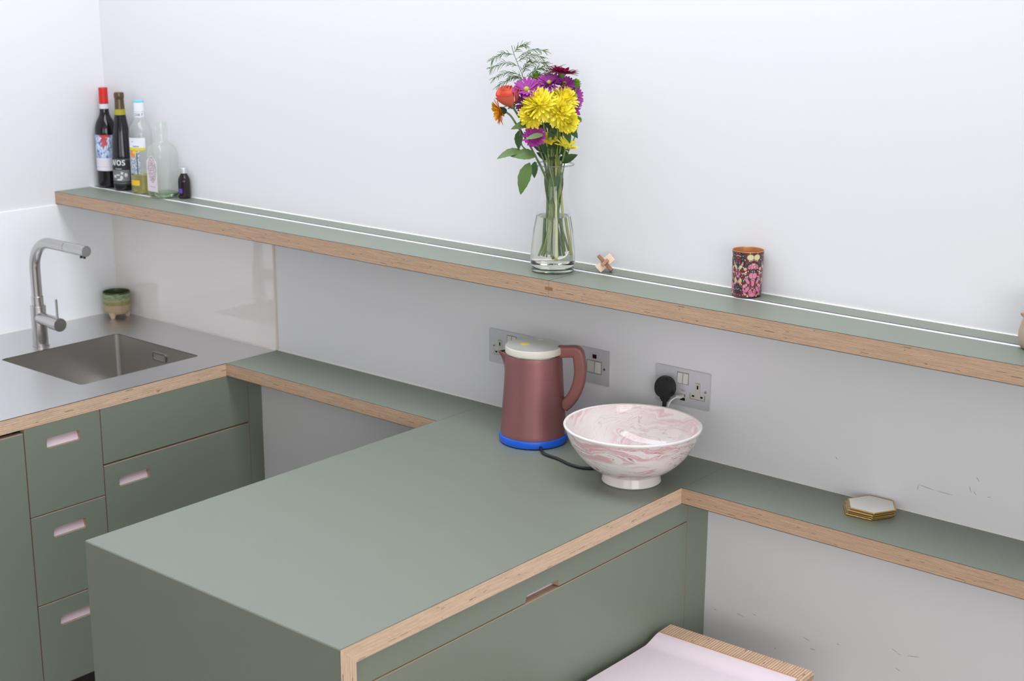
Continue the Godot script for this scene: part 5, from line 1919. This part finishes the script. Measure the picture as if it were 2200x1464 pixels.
	leaf(f1, leafd, Vector3(-0.0740, 0.3200, 0.030), Vector3(-0.0790, 0.2755, 0.032), Vector3(-0.6, 0.1, 0.8), 0.0115)
	leaf(f1, leafm, Vector3(-0.0720, 0.2735, 0.030), Vector3(-0.1275, 0.2555, 0.040), Vector3(0.05, 0.85, 0.5), 0.0125)
	leaf(f1, leafm, Vector3(-0.0400, 0.2640, 0.040), Vector3(-0.0970, 0.2620, 0.044), Vector3(0.0, 0.6, 0.8), 0.0135, 0.3)
	leaf(f1, leafm, Vector3(-0.0545, 0.2490, 0.045), Vector3(-0.0745, 0.1780, 0.052), Vector3(-0.35, 0.1, 0.93), 0.0150, 0.25)
	leaf(f1, leafd, Vector3(-0.0430, 0.2500, 0.036), Vector3(-0.0440, 0.2140, 0.042), Vector3(-0.3, 0.2, 0.9), 0.0085)
	var f2 := thing("daisy_foliage", "darker notched leaves among the stems at the right of the vase rim", "foliage", FLOWERS, YAW, "foliage in the vase")
	gb = MB.new()
	gb.tube(spline([Vector3(-0.004, 0.035, -0.006), Vector3(0.002, 0.12, 0.0), Vector3(0.012, 0.195, 0.006), Vector3(0.020, 0.26, 0.012), Vector3(0.024, 0.33, 0.016)], 6), [0.0020, 0.0014], 8)
	obj("stem", gb, stem, f2)
	var dark := [[Vector3(0.016, 0.246, 0.020), Vector3(0.052, 0.264, 0.024), 0.0095], [Vector3(0.022, 0.327, 0.030), Vector3(0.034, 0.290, 0.034), 0.0080], [Vector3(0.034, 0.320, 0.010), Vector3(0.052, 0.299, 0.012), 0.0075], [Vector3(0.000, 0.330, 0.020), Vector3(-0.012, 0.285, 0.026), 0.0085], [Vector3(-0.010, 0.262, 0.016), Vector3(-0.034, 0.290, 0.022), 0.0095], [Vector3(0.010, 0.300, 0.004), Vector3(0.032, 0.270, 0.008), 0.0085], [Vector3(-0.020, 0.320, 0.012), Vector3(-0.046, 0.330, 0.016), 0.0090], [Vector3(0.000, 0.262, 0.012), Vector3(0.018, 0.292, 0.016), 0.0070], [Vector3(-0.024, 0.270, 0.020), Vector3(-0.052, 0.290, 0.030), 0.0085], [Vector3(0.008, 0.345, 0.008), Vector3(0.030, 0.325, 0.016), 0.0085]]
	for k in 16:
		var a := -0.9 + 2.4 * k / 15.0
		var y := 0.250 + 0.085 * fposmod(k * 0.618, 1.0)
		var p := Vector3(sin(a) * 0.016 - 0.004, y, cos(a) * 0.016)
		dark.append([p, p + Vector3(sin(a) * 0.022 - 0.006 + 0.012 * fposmod(k * 0.37, 1.0), 0.018 - 0.040 * fposmod(k * 0.731, 1.0), cos(a) * 0.014), 0.0072])
	for q in dark:
		leaf(f2, leafd, q[0], q[1], Vector3(0.1, 0.5, 0.85), q[2])
	leaf(f2, soft(rgb8(120, 146, 96), Color(0.1, 0.14, 0.06), 0.4), Vector3(-0.0250, 0.3110, 0.056), Vector3(-0.0640, 0.3020, 0.062), Vector3(0.1, 0.75, 0.65), 0.0075)
	# leaves pressed into the neck
	for k in 11:
		var a := TAU * k / 11.0
		var p := Vector3(cos(a) * 0.017, 0.228 - 0.004 * (k % 3), sin(a) * 0.017)
		leaf(f2, leafm if k % 2 else leafd, p * Vector3(1.15, 1, 1.15), Vector3(cos(a + 0.5) * 0.015, 0.150 + 0.010 * (k % 3), sin(a + 0.5) * 0.015), Vector3(cos(a), 0.1, sin(a)), 0.0062, 0.1)
	# ---- bare stems
	for k in 6:
		var b := MB.new()
		var t := thing("cut_stem", ["thick pale green cut stem at the centre of the vase", "yellowish cut stem nearest the front of the water", "leaning cut stem at the right of the water", "short cut stem behind the yellowish one", "slim cut stem toward the left of the water", "dark cut stem at the back of the vase"][k], "stem", FLOWERS, YAW, "cut stems in the vase")
		var foot: Vector3 = [Vector3(-0.010, 0.036, 0.004), Vector3(0.006, 0.024, 0.020), Vector3(0.034, 0.034, 0.004), Vector3(0.018, 0.040, -0.008), Vector3(-0.016, 0.040, -0.004), Vector3(0.002, 0.046, -0.018)][k]
		var mid: Vector3 = [Vector3(-0.008, 0.12, 0.002), Vector3(0.006, 0.12, 0.014), Vector3(0.022, 0.12, 0.004), Vector3(0.012, 0.12, -0.006), Vector3(-0.014, 0.12, -0.002), Vector3(0.002, 0.12, -0.012)][k]
		var topp: Vector3 = [Vector3(-0.006, 0.24, 0.004), Vector3(0.004, 0.24, 0.010), Vector3(0.012, 0.25, 0.004), Vector3(0.004, 0.25, -0.004), Vector3(-0.012, 0.26, 0.0), Vector3(0.0, 0.27, -0.006)][k]
		b.tube(spline([foot, mid, topp, topp + Vector3(0, 0.06, 0.004)], 6), [0.0034, 0.0032, 0.0028], 10)
		obj("stem", b, [stem, stem3, stem3, stem, stem2, stem2][k], t)
	# ---- asparagus fern
	build_fern()


func build_fern() -> void:
	var t := thing("asparagus_fern", "wispy asparagus fern frond rising above the bouquet at the top left", "fern", FLOWERS, YAW, "foliage in the vase")
	var r := RandomNumberGenerator.new()
	r.seed = 91
	var green := mat(rgb8(94, 120, 72), 0.7, 0.0, 0.2)
	var b := MB.new()
	b.tube(spline([Vector3(0.0, 0.05, -0.01), Vector3(-0.01, 0.192, -0.010), Vector3(-0.040, 0.34, -0.010), Vector3(-0.066, 0.420, -0.006), Vector3(-0.080, 0.455, -0.003), Vector3(-0.090, 0.480, 0.0), Vector3(-0.096, 0.500, 0.002)], 6), [0.0014, 0.0012, 0.0010, 0.0007], 6)
	obj("stem", b, green, t)
	# side sprays: base, tip, arching upwards then down
	var sprays := [
		[Vector3(-0.092, 0.484, 0.0), Vector3(-0.066, 0.502, 0.006)], [Vector3(-0.090, 0.480, 0.0), Vector3(-0.139, 0.470, 0.008)], [Vector3(-0.086, 0.470, -0.002), Vector3(-0.024, 0.490, 0.004)], [Vector3(-0.084, 0.464, -0.002), Vector3(-0.030, 0.477, 0.010)],
		[Vector3(-0.080, 0.455, -0.003), Vector3(-0.141, 0.450, 0.010)], [Vector3(-0.076, 0.446, -0.004), Vector3(-0.020, 0.462, 0.006)], [Vector3(-0.070, 0.432, -0.006), Vector3(-0.132, 0.432, 0.012)], [Vector3(-0.068, 0.428, -0.006), Vector3(0.008, 0.454, 0.004)],
		[Vector3(-0.066, 0.424, -0.006), Vector3(-0.124, 0.415, 0.014)], [Vector3(-0.062, 0.420, -0.006), Vector3(-0.030, 0.452, 0.000)], [Vector3(-0.062, 0.416, -0.006), Vector3(-0.012, 0.440, 0.006)], [Vector3(-0.072, 0.436, -0.005), Vector3(-0.056, 0.470, 0.010)], [Vector3(-0.064, 0.420, -0.006), Vector3(-0.100, 0.432, 0.018)],
	]
	for q in sprays:
		var sb := MB.new()
		var a: Vector3 = q[0]
		var c: Vector3 = q[1]
		var mid := a.lerp(c, 0.5) + Vector3(0, (c - a).length() * 0.16, 0)
		var path := spline([a, mid, c], 8)
		sb.tube(path, [0.00055, 0.0004], 4)
		for j in range(2, path.size()):
			for s in [-1.0, 1.0]:
				var d: Vector3 = (path[j] - path[j - 1]).normalized()
				var side: Vector3 = d.cross(Vector3(0.1, 0.2, 1).normalized()).normalized() * s
				var dir: Vector3 = (d * r.randf_range(0.7, 1.1) + side * r.randf_range(0.05, 0.9) + Vector3(0, r.randf_range(-0.6, 0.1), r.randf_range(-0.6, 0.6))).normalized()
				var ln := r.randf_range(0.006, 0.019)
				var p: Vector3 = path[j]
				var e: Vector3 = p + dir * ln + Vector3(0, -0.0025, 0)
				sb.tube([p, p.lerp(e, 0.5) + Vector3(0, 0.0012, 0), e], [0.00042, 0.00066, 0.00025], 4, false)
		obj("frond", sb, green, t)
